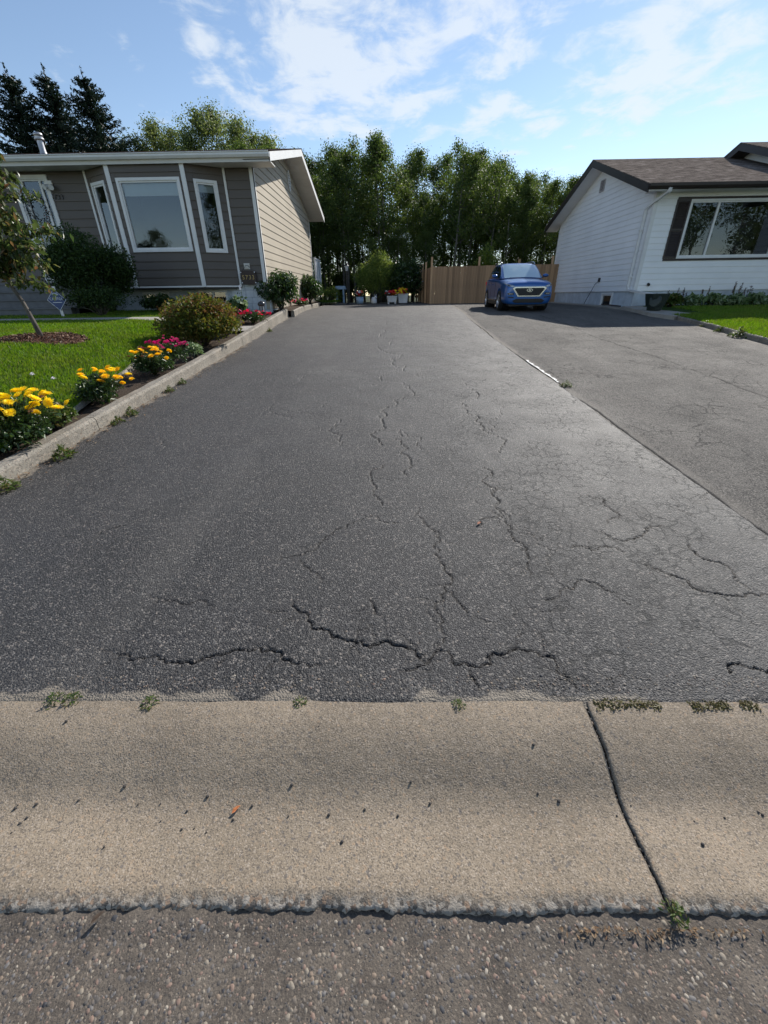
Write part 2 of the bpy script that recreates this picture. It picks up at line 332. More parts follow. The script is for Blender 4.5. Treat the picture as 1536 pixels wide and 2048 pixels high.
MA = dict(
    asphalt=m_asphalt(), old=m_old_asphalt(), street=m_street(), kerb=m_concrete(), edging=m_concrete('garden kerb concrete', (.18, .165, .138), (.30, .275, .235), .5, (.09, .08, .068), 90),
    path=m_concrete('path concrete', (.3, .28, .25), (.42, .4, .36), .2), soil=m_soil(), mulch=m_soil('bark mulch', (.07, .035, .025), (.17, .09, .065)),
    lawn=m_grassland('lawn ground', (.03, .055, .012), (.045, .085, .018), (.06, .10, .025)), wild=m_grassland('rough ground', (.03, .032, .015), (.045, .055, .02), (.06, .07, .03)),
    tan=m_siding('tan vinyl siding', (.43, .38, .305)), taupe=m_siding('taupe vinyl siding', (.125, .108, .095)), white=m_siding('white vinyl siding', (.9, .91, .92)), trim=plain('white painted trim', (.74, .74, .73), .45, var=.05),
    cream=plain('soffit paint', (.6, .585, .545), .5, var=.05), brown=plain('dark brown metal', (.035, .026, .024), .4, var=.2), foundation=plain('painted foundation', (.50, .55, .6), .85, var=.15, scale=4, bump=.5, bscale=25),
    block=plain('scored foundation block', (.62, .66, .70), .8, var=.1, scale=9, bump=.6, bscale=18), roofL=m_shingle('dark brown shingles', (.045, .034, .032), (.075, .055, .05), (0, 0, 0)), roofR=m_shingle('weathered shingles', (.15, .125, .108), (.3, .255, .222), (0, 0, 0)),
    glass=m_glass(), room=plain('dark room', (.05, .05, .055), .9), blind=plain('roller blind', (.72, .75, .76), .7, var=.04), curtain=plain('curtain', (.25, .26, .27), .9),
    dark=plain('black plastic', (.015, .015, .016), .45), galv=plain('galvanised metal', (.4, .4, .41), .4, .7), wood=m_wood('fence cedar', (.42, .26, .145)), post=m_wood('fence post', (.5, .32, .18)),
    bark=m_bark('grey bark', (.05, .042, .035), (.13, .115, .1)), aspen=m_bark('aspen bark', (.07, .065, .055), (.2, .19, .165)), steps=plain('grey porch boards', (.12, .125, .135), .7, var=.2, scale=5),
    leafA=leafy('aspen leaves', [(0, (.042, .072, .018)), (.6, (.072, .115, .026)), (1, (.12, .155, .038))], .46),
    leafB=leafy('pale poplar leaves', [(0, (.075, .11, .035)), (.5, (.12, .16, .05)), (1, (.19, .22, .075))], .5),
    spruce=leafy('spruce needles', [(0, (.008, .018, .012)), (.6, (.018, .034, .02)), (1, (.032, .05, .03))], .12),
    shrubD=leafy('dark glossy leaves', [(0, (.018, .038, .012)), (.6, (.036, .072, .019)), (1, (.065, .11, .028))], .3, .35, spec=.5),
    cedar=leafy('cedar sprays', [(0, (.018, .038, .011)), (.6, (.036, .07, .019)), (1, (.07, .115, .027))], .3),
    willow=leafy('willow leaves', [(0, (.1, .155, .035)), (.6, (.18, .25, .06)), (1, (.28, .32, .09))], .5),
    spirea=leafy('spirea leaves', [(0, (.05, .075, .015)), (.5, (.11, .13, .025)), (.8, (.16, .15, .03)), (1, (.15, .09, .03))], .4),
    rust=leafy('spirea seed heads', [(0, (.09, .04, .018)), (.6, (.15, .075, .03)), (1, (.2, .13, .06))], .3, .8),
    plum=leafy('small tree leaves', [(0, (.035, .06, .02)), (.5, (.065, .095, .03)), (.85, (.11, .13, .04)), (1, (.2, .11, .055))], .45, .35, spec=.5),
    grass=leafy('grass blades', [(0, (.07, .15, .014)), (.5, (.11, .215, .02)), (.9, (.16, .265, .03)), (1, (.2, .2, .07))], .45, .5, (.16, .19, .035)),
    weed=leafy('weed leaves', [(0, (.05, .09, .018)), (.6, (.085, .13, .03)), (1, (.16, .13, .05))], .35),
    hosta=leafy('hosta leaves', [(0, (.06, .11, .04)), (.5, (.14, .21, .08)), (1, (.38, .45, .3))], .35),
    yellow=leafy('yellow petals', [(0, (.82, .62, .015)), (1, (.95, .78, .04))], .3, .7), orange=leafy('golden orange petals', [(0, (.84, .52, .008)), (1, (.94, .68, .015))], .3, .7), brownfl=plain('faded petals', (.23, .11, .04), .8, var=.2, scale=30),
    pink=leafy('deep pink petals', [(0, (.42, .03, .10)), (1, (.62, .06, .2))], .35, .7), red=leafy('red petals', [(0, (.5, .015, .02)), (1, (.72, .04, .05))], .35, .6), whitefl=plain('white petals', (.75, .72, .74), .7), dahlia=plain('orange dahlia petals', (.75, .16, .06), .6),
    steel=plain('sign blue', (.012, .045, .17), .4), letter=plain('white lettering', (.75, .77, .8), .5, var=.03), gold=plain('brass numerals', (.42, .3, .12), .4, .3), plaque=plain('dark plaque wood', (.035, .018, .014), .5),
    barrel=plain('dark green plastic', (.012, .022, .018), .45), pot=plain('white planter', (.7, .7, .7), .5), potblue=plain('pale blue bucket', (.35, .5, .68), .5),
)
# ------------------------------------------------------------------ setting: ground, street, kerb, driveways, lawns
def structure(name, me, kind='structure'): o = link(name, me); o['kind'] = kind; return o
def grid_faces(nr, nc):
    i = np.arange(nr - 1)[:, None] * nc + np.arange(nc - 1)[None]; i = i.ravel()
    return np.stack([i, i + 1, i + nc + 1, i + nc], 1)
def sheet(name, xs, ys, zf, mat, smooth=True, attrs=None):
    X, Y = np.meshgrid(xs, ys); Z = zf(X, Y)
    return np_mesh(name, np.stack([X, Y, Z], -1), grid_faces(len(ys), len(xs)), mat, smooth, {k: f(X, Y) for k, f in (attrs or {}).items()})
ys_g = np.concatenate([[-600, -200, -60, -20, -9.05, -9.0, .3, .6, 1.0], np.arange(1.5, 32, .5), [40, 60, 120, 300, 900]])
structure('ground', sheet('ground', np.array([-900, -200, -60, -30, -15, -3.4, 0, 8.6, 15, 30, 60, 200, 900.]), ys_g, lambda X, Y: np.where(Y < 1.0, -.06, np.where(Y < -9.02, -.02, gy(np.minimum(Y, 30)) - .12)), MA['wild']))
# street with embedded stones
def zst(X, Y): return -.004 + .007 * (fbm(X * 14, Y * 14, 3) - .5) + .012 * (fbm(X * 3.1, Y * 3.1, 2) - .5) + .010 * sst((Y - .42) / .05) * fbm(X * 4, X * 0 + 2, 3) + np.where(np.abs(X) > 2.2, 0, 0)
xs = np.concatenate([np.linspace(-40, -1.6, 12)[:-1], np.arange(-1.6, 1.6, .012), np.linspace(1.6, 40, 12)])
structure('street', sheet('street', xs, np.concatenate([np.linspace(-9, -.1, 14)[:-1], np.arange(-.1, .56, .011)]), zst, MA['street']))
def stone_bits(name, n, area, size, zf, cols, seed, emb=.45, flat=.7):
    rs = np.random.RandomState(seed)
    x0, x1, y0, y1 = area; x = rs.uniform(x0, x1, n); y = rs.uniform(y0, y1, n); s = rs.uniform(size[0], size[1], n) * rs.rand(n) ** .6 + size[0] * .3
    ph = np.arange(5) * 2 * np.pi / 5
    loc = np.concatenate([np.stack([np.cos(ph), np.sin(ph), np.zeros(5)], 1), np.stack([.62 * np.cos(ph + .5), .62 * np.sin(ph + .5), np.full(5, .55)], 1), [[0, 0, .72]]])
    F = [(i, (i + 1) % 5, 5 + i) for i in range(5)] + [((i + 1) % 5, 5 + (i + 1) % 5, 5 + i) for i in range(5)] + [(5 + i, 5 + (i + 1) % 5, 10) for i in range(5)]
    a = rs.uniform(0, 6.3, n); el = rs.uniform(.65, 1.5, n); jit = rs.uniform(.75, 1.25, (n, 11, 3))
    P = loc[None] * jit; P[:, :, 0] *= el[:, None]; c, sn = np.cos(a)[:, None], np.sin(a)[:, None]
    Q = np.stack([P[..., 0] * c - P[..., 1] * sn, P[..., 0] * sn + P[..., 1] * c, P[..., 2] * flat], -1) * s[:, None, None]
    Q += np.stack([x, y, zf(x, y) - emb * .25 * s], 1)[:, None, :]
    Fa = (np.array(F)[None] + 11 * np.arange(n)[:, None, None]).reshape(-1, 3)
    t = NT(name + ' stone'); t.set('Base Color', t.ramp(t.island(), cols, 'CONSTANT')).set('Roughness', .75); t.bump(t.noise(t.pos(), 220, 2), .3, .003)
    return np_mesh(name, Q, Fa, t.m, False)
PEB = [(0, (.075, .066, .058)), (.18, (.14, .115, .092)), (.36, (.18, .135, .098)), (.47, (.04, .04, .044)), (.58, (.21, .178, .138)), (.68, (.10, .088, .08)), (.8, (.185, .125, .096)), (.9, (.125, .117, .112)), (.975, (.3, .26, .21))]
o = structure('street_stones', stone_bits('street stones', 13000, (-1.35, 1.35, .05, .475), (.0014, .0088), zst, PEB, 3, .7, .48), 'stuff'); tag(o, 'small tan, grey and dark stones embedded in the worn street surface', 'stones')

# rolled concrete kerb, two slabs and a cracked joint between them
KP_Y = [.478, .488, .502, .532, .64, .70, .735, .77, .81, .86, .91, .955, 1.0, 1.06, 1.10]
KP_Z = [.002, .005, .011, .0175, .010, .006, .006, .011, .023, .045, .065, .079, .089, .096, .098]
def slab(x0, x1, jl, jr, seed):
    xs = np.concatenate([np.arange(max(x0, -1.7), min(x1, 1.7) + 1e-6, .009)])
    if x0 < -1.7: xs = np.concatenate([np.linspace(x0, -1.7, 8)[:-1], xs])
    if x1 > 1.7: xs = np.concatenate([xs, np.linspace(1.7, x1, 8)[1:]])
    ys = np.concatenate([np.arange(.49, 1.105, .0105)])
    X, Y = np.meshgrid(xs, ys)
    edge = .012 * (fbm(X * 3 + seed, X * 0 + 3.3, 2) - .4) * 2 + .007 * (fbm(X * 33, X * 0, 3) - .45) * 2 + .007 * (vnoise(X * 110, X * 0) - .5)
    t = (Y - .49) / (1.105 - .49); Yd = Y + edge * (1 - sst(t * 6)) + (.02 * (fbm(X * 4, X * 0 + 9, 3) - .47)) * sst((t - .85) / .15)
    Z = np.interp(Y, KP_Y, KP_Z) + .0035 * (fbm(X * 40, Y * 40, 3) - .47) + .006 * (fbm(X * 5, Y * 5, 2) - .5)
    chip = sst((.040 + .02 * (fbm(X * 12, X * 0 + 7, 3) - .5) - (Y - .49)) / .03); Z = Z + chip * (.014 * (fbm(X * 48, Y * 48 + 4, 3) - .5) + .010 * (vnoise(X * 105, Y * 105) - .5))
    # ragged joint sides, running slightly crooked across the slab
    jw = .006 * (fbm(Y * 12 + 2, Y * 0 + seed, 3) - .47) * 2
    k = .05
    if jl: X = X + np.where(X < x0 + k, (jw + .009 * (fbm(Y * 60, Y * 0, 2) - .35)) * (1 - (X - x0) / k), 0); Z = Z - .006 * sst((x0 + .008 - (X - jw)) / .008)
    if jr: X = X + np.where(X > x1 - k, (jw - .009 * (fbm(Y * 55, Y * 0 + 5, 2) - .35)) * (1 - (x1 - X) / k), 0); Z = Z - .006 * sst(((X - jw) - x1 + .008) / .008)
    nr, nc = X.shape; V = np.stack([X, Yd, Z], -1).reshape(-1, 3); F = grid_faces(nr, nc)
    # front face broken off, and the joint sides
    Vf = V[:nc].copy(); mid = Vf.copy(); mid[:, 2] -= .012; mid[:, 1] += .008 * (vnoise(mid[:, 0] * 60, mid[:, 0] * 0 + 2) - .5); low = Vf.copy(); low[:, 2] = -.05; low[:, 1] += .006
    b = len(V); V = np.concatenate([V, mid, low]); i = np.arange(nc - 1)
    F = np.concatenate([F, np.stack([b + i, b + i + 1, i + 1, i], 1), np.stack([b + nc + i, b + nc + i + 1, b + i + 1, b + i], 1)])
    for side, on in ((0, jl), (nc - 1, jr)):
        idx = np.arange(nr) * nc + side; s = V[idx].copy(); s[:, 2] -= .07; b = len(V); V = np.concatenate([V, s]); j = np.arange(nr - 1)
        F = np.concatenate([F, np.stack([idx[j], idx[j + 1], b + j + 1, b + j], 1)])
    br = np.zeros(len(V)); br[:nr * nc] = chip.ravel(); br[nr * nc:nr * nc + 2 * nc] = 1
    return np_mesh('rolled kerb', V, F, MA['kerb'], True, {'broken': br})
structure('kerb', slab(-9, .7795, False, True, 1)); structure('kerb', slab(.7855, 9, True, False, 1))
o = structure('joint_dirt', sheet('joint dirt', np.array([.72, .83]), np.linspace(.46, 1.12, 20), lambda X, Y: np.interp(Y, KP_Y, KP_Z) - .02 + .01 * fbm(Y * 30, X * 9, 2), MA['soil']), 'stuff')

o = structure('joint_stones', stone_bits('joint stones', 70, (.774, .791, .49, 1.08), (.002, .006), lambda x, y: np.interp(y, KP_Y, KP_Z) - .010, PEB, 9, .5, .8), 'stuff'); tag(o, 'small stones lodged in the joint between the kerb slabs', 'stones')
# ---- cracks (world metres), jagged by midpoint displacement
CR = [
 (.010, [(-1.25,1.329),(-1.116,1.315),(-.991,1.293),(-.861,1.306),(-.778,1.328),(-.695,1.356),(-.621,1.379),(-.545,1.355),(-.476,1.305),(-.405,1.287),(-.314,1.273)]),
 (.011, [(-.505,1.682),(-.487,1.616),(-.414,1.54),(-.345,1.49),(-.277,1.428),(-.192,1.413),(-.096,1.369),(.019,1.383),(.077,1.377),(.131,1.312),(.174,1.294),(.236,1.354)]),
 (.010, [(.236,1.354),(.282,1.272),(.368,1.264),(.461,1.339),(.568,1.359),(.67,1.325),(.732,1.277),(.75,1.208),(.773,1.16)]),
 (.009, [(.236,1.354),(.241,1.505),(.273,1.678),(.303,1.754),(.309,1.923),(.307,2.115),(.291,2.336),(.222,2.429),(.204,2.629)]),
 (.010, [(-.195,14.218),(-.162,8.973),(-.115,6.438)]), (.013, [(-.115,6.438),(-.082,4.944),(-.084,4.249),(-.068,3.828)]),
 (.010, [(-.049,3.364),(-.178,3.265),(-.14,3.03),(-.107,2.861),(-.054,2.654)]), (.010, [(.113,4.243),(.173,3.759),(.152,3.579),(.181,3.412),(.137,3.162)]),
 (.012, [(.801,3.297),(.758,3.015),(.789,2.847),(.803,2.693),(.788,2.552),(.728,2.487),(.606,2.393)]), (.008, [(.788,2.552),(.807,2.391),(.819,2.189),(.829,2.011),(.788,1.875)]),
 (.008, [(-.662,2.023),(-.551,2.072),(-.447,2.201),(-.367,2.343),(-.241,2.447),(.051,2.424)]), (.008, [(-.108,1.68),(-.08,1.625),(-.084,1.572)]), (.008, [(.174,1.299),(.105,1.252),(.039,1.234)]),
 (.008, [(.303,1.754),(.362,1.659),(.389,1.588)]), (.008, [(.807,1.675),(.912,1.751),(1.125,1.81),(1.165,1.75),(1.228,1.637)]), (.009, [(1.477,1.96),(1.568,1.87),(1.655,1.747),(1.785,1.708),(1.982,1.707)]),
 (.009, [(1.111,2.134),(1.252,2.107),(1.421,2.08)]), (.010, [(1.084,6.23),(1.04,5.327),(.986,4.376),(1.081,4.07),(1.026,3.618)]), (.009, [(.971,4.297),(1.218,4.214),(1.5,4.282)]),
 (.008, [(.337,1.272),(.347,1.209),(.368,1.149)]), (.010, [(1.465,1.271),(1.449,1.233),(1.573,1.258),(1.72,1.232)]), (.007, [(-.542,2.022),(-.448,1.906),(-.392,1.82)]),
 (.009, [(-.562,4.588),(-.498,4.111),(-.495,3.838)]), (.008, [(1.379,2.324),(1.401,2.266),(1.654,2.292),(1.833,2.379)]), (.009, [(1.871,2.153),(1.837,2.052),(1.933,1.957),(1.918,1.746)]),
 (.008, [(1.474,2.797),(1.589,2.719),(1.577,2.576),(1.469,2.414)]), (.006, [(-1.299,1.724),(-1.11,1.666),(-1.011,1.684),(-.911,1.628)]),
]
SEAM = [(3.2,26.5),(2.52,13.909),(2.43,10.819),(2.405,7.583),(2.415,5.887),(2.41,5.059),(2.395,3.9),(2.401,3.368),(2.402,2.903),(2.396,2.671),(2.392,2.229),(2.40,1.12)]
rr = random.Random(11)
for w, pts in list(CR[:12]):          # hairline side branches off the main cracks
    for k in range(len(pts)):
        if rr.random() < .75:
            i = rr.randrange(len(pts) - 1); f = rr.random(); x = pts[i][0] + f * (pts[i + 1][0] - pts[i][0]); y = pts[i][1] + f * (pts[i + 1][1] - pts[i][1]); a = rr.uniform(0, 6.28); q = [(x, y)]
            for j in range(rr.randint(2, 4)): a += rr.uniform(-.6, .6); st = rr.uniform(.02, .06) * (1 + .1 * y); x += math.cos(a) * st; y += math.sin(a) * st; q.append((x, y))
            CR.append((w * .45, q))
for k in range(26):          # the crazed area on the right of the near driveway
    x = rr.uniform(.75, 2.35); y = rr.uniform(1.4, 5.2); a = rr.uniform(0, 6.28); pts = [(x, y)]
    for j in range(rr.randint(2, 6)):
        a += rr.uniform(-.9, .9); st = rr.uniform(.05, .14) * (1 + .2 * y); x += math.cos(a) * st; y += math.sin(a) * st * 1.2; pts.append((x, y))
    CR.append((rr.uniform(.002, .004) * (1 + .05 * y), pts))
for k in range(20):
    x = rr.uniform(-2.6, 1.5); y = rr.uniform(1.3, 7.5); a = rr.choice([0, 1.57, 3.1]) + rr.uniform(-.5, .5); pts = [(x, y)]
    for j in range(rr.randint(2, 4)):
        a += rr.uniform(-.8, .8); st = rr.uniform(.04, .12) * (1 + .15 * y); x += math.cos(a) * st; y += math.sin(a) * st; pts.append((x, y))
    CR.append((rr.uniform(.004, .0065) * (1 + .05 * y), pts))
def jag(pts, depth, amp, r):
    for d in range(depth):
        q = [pts[0]]
        for a, b in zip(pts, pts[1:]):
            l = math.hypot(b[0] - a[0], b[1] - a[1]); o = r.uniform(-amp, amp) * l; nx, ny = -(b[1] - a[1]) / max(l, 1e-6), (b[0] - a[0]) / max(l, 1e-6)
            q += [((a[0] + b[0]) / 2 + nx * o, (a[1] + b[1]) / 2 + ny * o), b]
        pts = q
    return pts
def carve(X, Y, cracks, xs, ys, r):
    D = np.zeros(X.shape)
    for w, pts in cracks:
        pts = jag(pts, 4 if len(pts) < 30 else 2, .3, r); w *= .42 * (1 + .15 * pts[0][1])
        n = len(pts) - 1
        for i, (a, b) in enumerate(zip(pts, pts[1:])):
            taper = .7 + .4 * math.sin(math.pi * min(.95, max(.05, (i + .5) / n))) * r.uniform(.6, 1.2)
            ww = w * taper; res = max(.0055, .55 * .0010 * (a[1] + .8) ** 2 * (abs(b[0] - a[0]) / (math.hypot(b[0] - a[0], b[1] - a[1]) + 1e-9)))
            ww = max(ww, res * .8); m = ww * 1.7; mx = m + (.25 if max(a[1], b[1]) > 10 else 0)
            j0 = np.searchsorted(xs, min(a[0], b[0]) - mx); j1 = np.searchsorted(xs, max(a[0], b[0]) + mx); i0 = np.searchsorted(ys, min(a[1], b[1]) - m); i1 = np.searchsorted(ys, max(a[1], b[1]) + m)
            if j1 <= j0 or i1 <= i0: continue
            x = X[i0:i1, j0:j1]; y = Y[i0:i1, j0:j1]; dx, dy = b[0] - a[0], b[1] - a[1]; l2 = dx * dx + dy * dy + 1e-12
            t = np.clip(((x - a[0]) * dx + (y - a[1]) * dy) / l2, 0, 1); d = np.hypot(x - a[0] - t * dx, y - a[1] - t * dy) + (vnoise(x * 70, y * 70) - .5) * .9 * ww
            D[i0:i1, j0:j1] = np.maximum(D[i0:i1, j0:j1], sst(1.35 - d / ww) * min(1, w * taper / res * 1.1))
    return D
def rows(y0, y1, k):
    ys = [y0]
    while ys[-1] < y1: ys.append(ys[-1] + max(.0055, k * (ys[-1] + .8) ** 2))
    ys[-1] = y1; return np.array(ys)
seam_x = lambda y: np.interp(y, [p[1] for p in SEAM[::-1]], [p[0] for p in SEAM[::-1]])
def driveway():
    ys = rows(1.075, 26.6, .0010); xs = np.arange(-3.45, 2.46, .0078)
    X, Y = np.meshgrid(xs, ys)
    # shear the grid so that its sides follow the garden kerb and the seam
    xl = kerb_x(Y) - .04; xr = np.where(Y < 12, seam_x(Y), seam_x(Y)); T = (X - xs[0]) / (xs[-1] - xs[0]); XX = np.where(Y > 10, xl + T * (xr - xl), X)
    XX = np.where(Y <= 10, np.clip(X, xl, seam_x(Y) + .012 + .02 * (fbm(Y * 9, Y * 0 + 3, 3) - .45)), XX)
    cr = carve(XX, Y, CR, xs, ys, random.Random(3))
    r = np.random.RandomState(1)
    Z = gy(Y) + .006 * (fbm(XX * 1.3, Y * 1.3, 3) - .5) + .0015 * (fbm(XX * 60, Y * 60, 2) - .4) * np.clip(2 - Y / 3, 0, 1)
    Z = Z - .013 * cr - .012 * sst((1.14 - Y - .05 * fbm(XX * 6, Y * 6, 3)) / .04) * .8
    n1 = fbm(XX * 7, Y * 7, 4); edge = np.interp(Y, [1.07, 1.10, 1.16, 1.24], [1.0, .75, .2, 0]) * np.clip(.55 + 1.1 * (fbm(XX * 2.3, Y * 0, 3) - .3), 0, 1); sand = sst((edge + (n1 - .5) * 1.1) * 1.4) * sst(edge * 6)
    dk = XX - kerb_x(Y); sand = np.maximum(sand, sst((.16 - dk) / .13 + (n1 - .55) * 2.2) * .85)
    blur = sst(carve(XX, Y, [(.03, p) for w, p in CR[:4]], xs, ys, random.Random(3)) - .15) * sst(n1 * 2.6 - .9) * .5
    sand = np.maximum(sand, blur * np.clip(1 - cr * 1.6, 0, 1))
    worn = np.maximum(sst((Y - 7) / 7) * .35, sst((XX - .2) / 1.8) * .68) + .8 * (fbm(XX * 1.4, Y * .7, 4) - .5) + .5 * (fbm(XX * 4.5, Y * .3 + 5, 3) - .5) + .14 * np.exp(-((XX + 1.3) / .4) ** 2) - .8 * np.exp(-((XX + .33) / .13) ** 2 - ((Y - 2.7) / .16) ** 2) - .5 * np.exp(-((XX + .30) / .1) ** 2 - ((Y - 2.38) / .05) ** 2) + .35 * sst(1 - np.abs(XX - seam_x(Y) + .1) / .22) + .45 * sst((Y - 12) / 8)  # wear, tracks and oil, with sun glare at right and far end painted in
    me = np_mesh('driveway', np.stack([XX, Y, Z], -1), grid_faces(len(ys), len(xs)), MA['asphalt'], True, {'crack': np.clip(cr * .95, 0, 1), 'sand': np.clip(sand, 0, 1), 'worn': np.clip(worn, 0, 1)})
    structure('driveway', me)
    # right half, the neighbour's older asphalt
    xs2 = np.concatenate([np.arange(2.36, 3.4, .012), np.arange(3.4, 9.1, .03)]); X, Y = np.meshgrid(xs2, ys)
    T = (X - 2.36) / (9.1 - 2.36); xl = seam_x(Y); xr = np.where(Y < 14, rkerb_x(Y) + .05, 8.7); XX = xl + T * (xr - xl)
    par = [(.015, [(p[0] + .018, p[1]) for p in SEAM[1:]]), (.014, [(5.0, 15), (4.795, 10.6), (4.8, 5.3), (4.8, 2)])]
    # carve along the sheared grid in its own rows
    cr = np.zeros(X.shape); rj = random.Random(8)
    for w, pts in par:
        pts = jag(sorted(pts, key=lambda p: p[1]), 6, .035, rj); px = np.interp(Y, [p[1] for p in pts], [p[0] for p in pts]); on = (Y > pts[0][1]) & (Y < pts[-1][1])
        cr = np.maximum(cr, sst(1.3 - np.abs(XX - px) / np.maximum(w * (.4 + vnoise(Y * 6, Y * 0 + w * 900)), .010)) * on)
    cr2 = carve(XX, Y, [], xs2, ys, rj)
    Z = gy(Y) + .002 * sst((XX - seam_x(Y)) / .3) + .008 * (fbm(XX * 1.1, Y * 1.1, 3) - .5) * sst((XX - seam_x(Y)) / .5) - .012 * cr
    n1 = fbm(XX * 5, Y * 3, 4); ds = XX - seam_x(Y)
    sand = np.maximum(sst((.16 - ds) / .1 + (n1 - .5) * 1.4) * np.interp(Y, [4, 8], [.28, .7]), sst((.35 - (rkerb_x(np.minimum(Y, 13.4)) - XX)) / .3 + (n1 - .6) * 1.5) * .8)
    me = np_mesh('neighbour driveway', np.stack([XX, Y, Z], -1), grid_faces(len(ys), len(xs2)), MA['old'], True, {'crack': np.clip(cr, 0, 1), 'sand': np.clip(sand, 0, 1)})
    structure('driveway', me)
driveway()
o = structure('loose_stones', stone_bits('loose stones', 2400, (-1.9, 1.9, 1.08, 1.22), (.0012, .0062), lambda x, y: gy(y) - .009 * sst((1.16 - y) / .06), PEB, 12, .5, .7), 'stuff'); tag(o, 'crumbled stones along the ragged edge of the asphalt', 'stones')
o = structure('loose_stones', stone_bits('scattered stones', 1500, (-2.6, 2.3, 1.2, 4.5), (.0012, .0055), lambda x, y: gy(y), PEB, 14, .9, .6), 'stuff'); tag(o, 'pale little stones scattered over the near driveway', 'stones')
o = structure('driveway_apron', sheet('driveway apron', np.linspace(2.4, 9, 30), np.linspace(1.06, 1.3, 4), lambda X, Y: gy(Y) - .03, MA['soil']))
# white paint smear along the seam
mb = MB(); r = random.Random(4)
ysp = np.linspace(6.15, 7.75, 40)
for i, (a, b) in enumerate(zip(ysp, ysp[1:])):
    f = lambda y: (seam_x(y) + .05 + .005 * math.sin(y * 9), .022 + .014 * math.sin(y * 23) + .012 * math.sin(y * 61))
    (xa, wa), (xb, wb) = f(a), f(b); za, zb = float(gy(a)) + .009, float(gy(b)) + .009
    mb.add([(xa - .01, a, za), (xa + wa, a, za), (xb + wb, b, zb), (xb - .01, b, zb)], [(0, 1, 2, 3)])
structure('painted_line', mb.mesh('painted line', plain('worn white paint', (.62, .61, .58), .7, var=.25, scale=25)))
# forest floor, back lawn strip and gravel at the head of the driveway
structure('back_lawn', sheet('back lawn', np.linspace(-30, -3.0, 20), np.linspace(24.5, 29, 12), lambda X, Y: gy(Y) + .10 + .03 * fbm(X, Y), MA['lawn']))
structure('gravel_strip', sheet('gravel strip', np.linspace(-3.0, 3.4, 30), np.linspace(26.4, 28, 12), lambda X, Y: gy(Y) + .03 * fbm(X * 3, Y * 3), plain('pale gravel', (.26, .23, .19), .9, var=.4, scale=30)))

# ---- left lawn, flower bed and garden kerb
bed_x = lambda y: np.interp(y, [2, 4.6, 7.4, 8.5, 10.3, 10.6], [-3.5, -3.58, -4.25, -4.5, -4.6, -4.6])
ys_l = np.concatenate([np.arange(1.3, 16, .12), [16, 18, 20, 25]])
def strip_sheet(name, xl, xr, ys, nx, zf, mat):
    Y = np.repeat(ys[:, None], nx, 1); T = np.linspace(0, 1, nx)[None]; X = xl(Y) + (xr(Y) - xl(Y)) * T
    return np_mesh(name, np.stack([X, Y, zf(X, Y)], -1), grid_faces(len(ys), nx), mat, True)
structure('lawn', strip_sheet('lawn', lambda y: y * 0 - 40, lambda y: bed_x(y) - .02, ys_l, 120, lambda X, Y: lawn_z(X, Y) + .015 * (fbm(X * 2, Y * 2) - .5), MA['lawn']))
structure('flower_bed', strip_sheet('flower bed', lambda y: bed_x(y) - .03, lambda y: kerb_x(np.minimum(y, 15.4)) - .1, np.concatenate([np.arange(1.3, 15.5, .08)]), 26, lambda X, Y: lawn_z(X, Y) - .035 + .035 * (fbm(X * 9, Y * 9) - .5), MA['soil']))
structure('side_bed', strip_sheet('side bed', lambda y: y * 0 - 4.0, lambda y: np.interp(y, [15.4, 26], [-3.27, -3.8]), np.arange(15.4, 26.2, .2), 8, lambda X, Y: gy(Y) + .2 + .03 * (fbm(X * 9, Y * 9) - .5), MA['soil']))
structure('footpath', strip_sheet('footpath', lambda y: y * 0 - 13, lambda y: y * 0 - 3.38, np.linspace(10.55, 11.35, 5), 60, lambda X, Y: lawn_z(X, Y) + .022, MA['path']))
def kerb_run(x_of, y0, y1, w, hf, drop, mat, name, seed, parent=None):
    n = max(3, int((y1 - y0) / .05)); mb = MB(); prof = []
    for i in range(n + 1):
        y = y0 + (y1 - y0) * i / n; x = float(x_of(y)); zt = float(gy(y) + hf(y)); zb = float(gy(y)) - drop
        j = lambda s, a: a * (float(fbm(y * 5 + s, seed * 3.1)) - .47)
        prof.append([(x + j(1, .02), y, zb), (x - .008 + j(2, .02), y, zt - .028 + j(6, .015)), (x - .030 + j(3, .03), y, zt + j(4, .015)), (x - w + .015, y, zt + j(5, .015)), (x - w, y, zt - .02), (x - w, y, zb)])
    vs = [p for q in prof for p in q]; fs = [(i * 6 + k, i * 6 + k + 1, i * 6 + 7 + k, i * 6 + 6 + k) for i in range(n) for k in range(5)] + [tuple(range(6)), tuple(n * 6 + k for k in reversed(range(6)))]
    mb.add(vs, fs); return mb.obj(name, mat, parent, False)
for (a, b), lab in zip([(1.3, 4.35), (4.358, 9.7), (9.708, 12.4), (12.408, 15.45)], ['low concrete garden kerb beside the yellow mums at the street end', 'concrete garden kerb with rust stain beside the marigolds and spirea', 'concrete garden kerb section at the end of the front path', 'concrete garden kerb section ending square by the dark peony shrub']):
    tag(kerb_run(kerb_x, a, b, .15, kerb_h, .06, MA['edging'], 'garden_kerb', a), lab, 'kerb', 'concrete kerbs along the left of the driveway')
tag(kerb_run(lambda y: np.interp(y, [15.5, 26], [-3.22, -3.76]), 15.5, 25.9, .12, lambda y: .2 - .008 * (y - 15.5), .06, MA['edging'], 'garden_kerb', 9), 'lower concrete kerb running along the sunlit side wall to the back', 'kerb', 'concrete kerbs along the left of the driveway')
for y0, y1, lab in ((4.55, 5.75, 'short length of thin edging behind the nearest marigold clump'), (5.76, 7.6, 'thin concrete edging between lawn and bed behind the pink mums')):
    tag(kerb_run(bed_x, y0, y1, .07, lambda y: float(lawn_z(float(bed_x(y)), y) - gy(y)) + .035, -.1, MA['edging'], 'lawn_edging', y0), lab, 'edging', 'lawn edging')
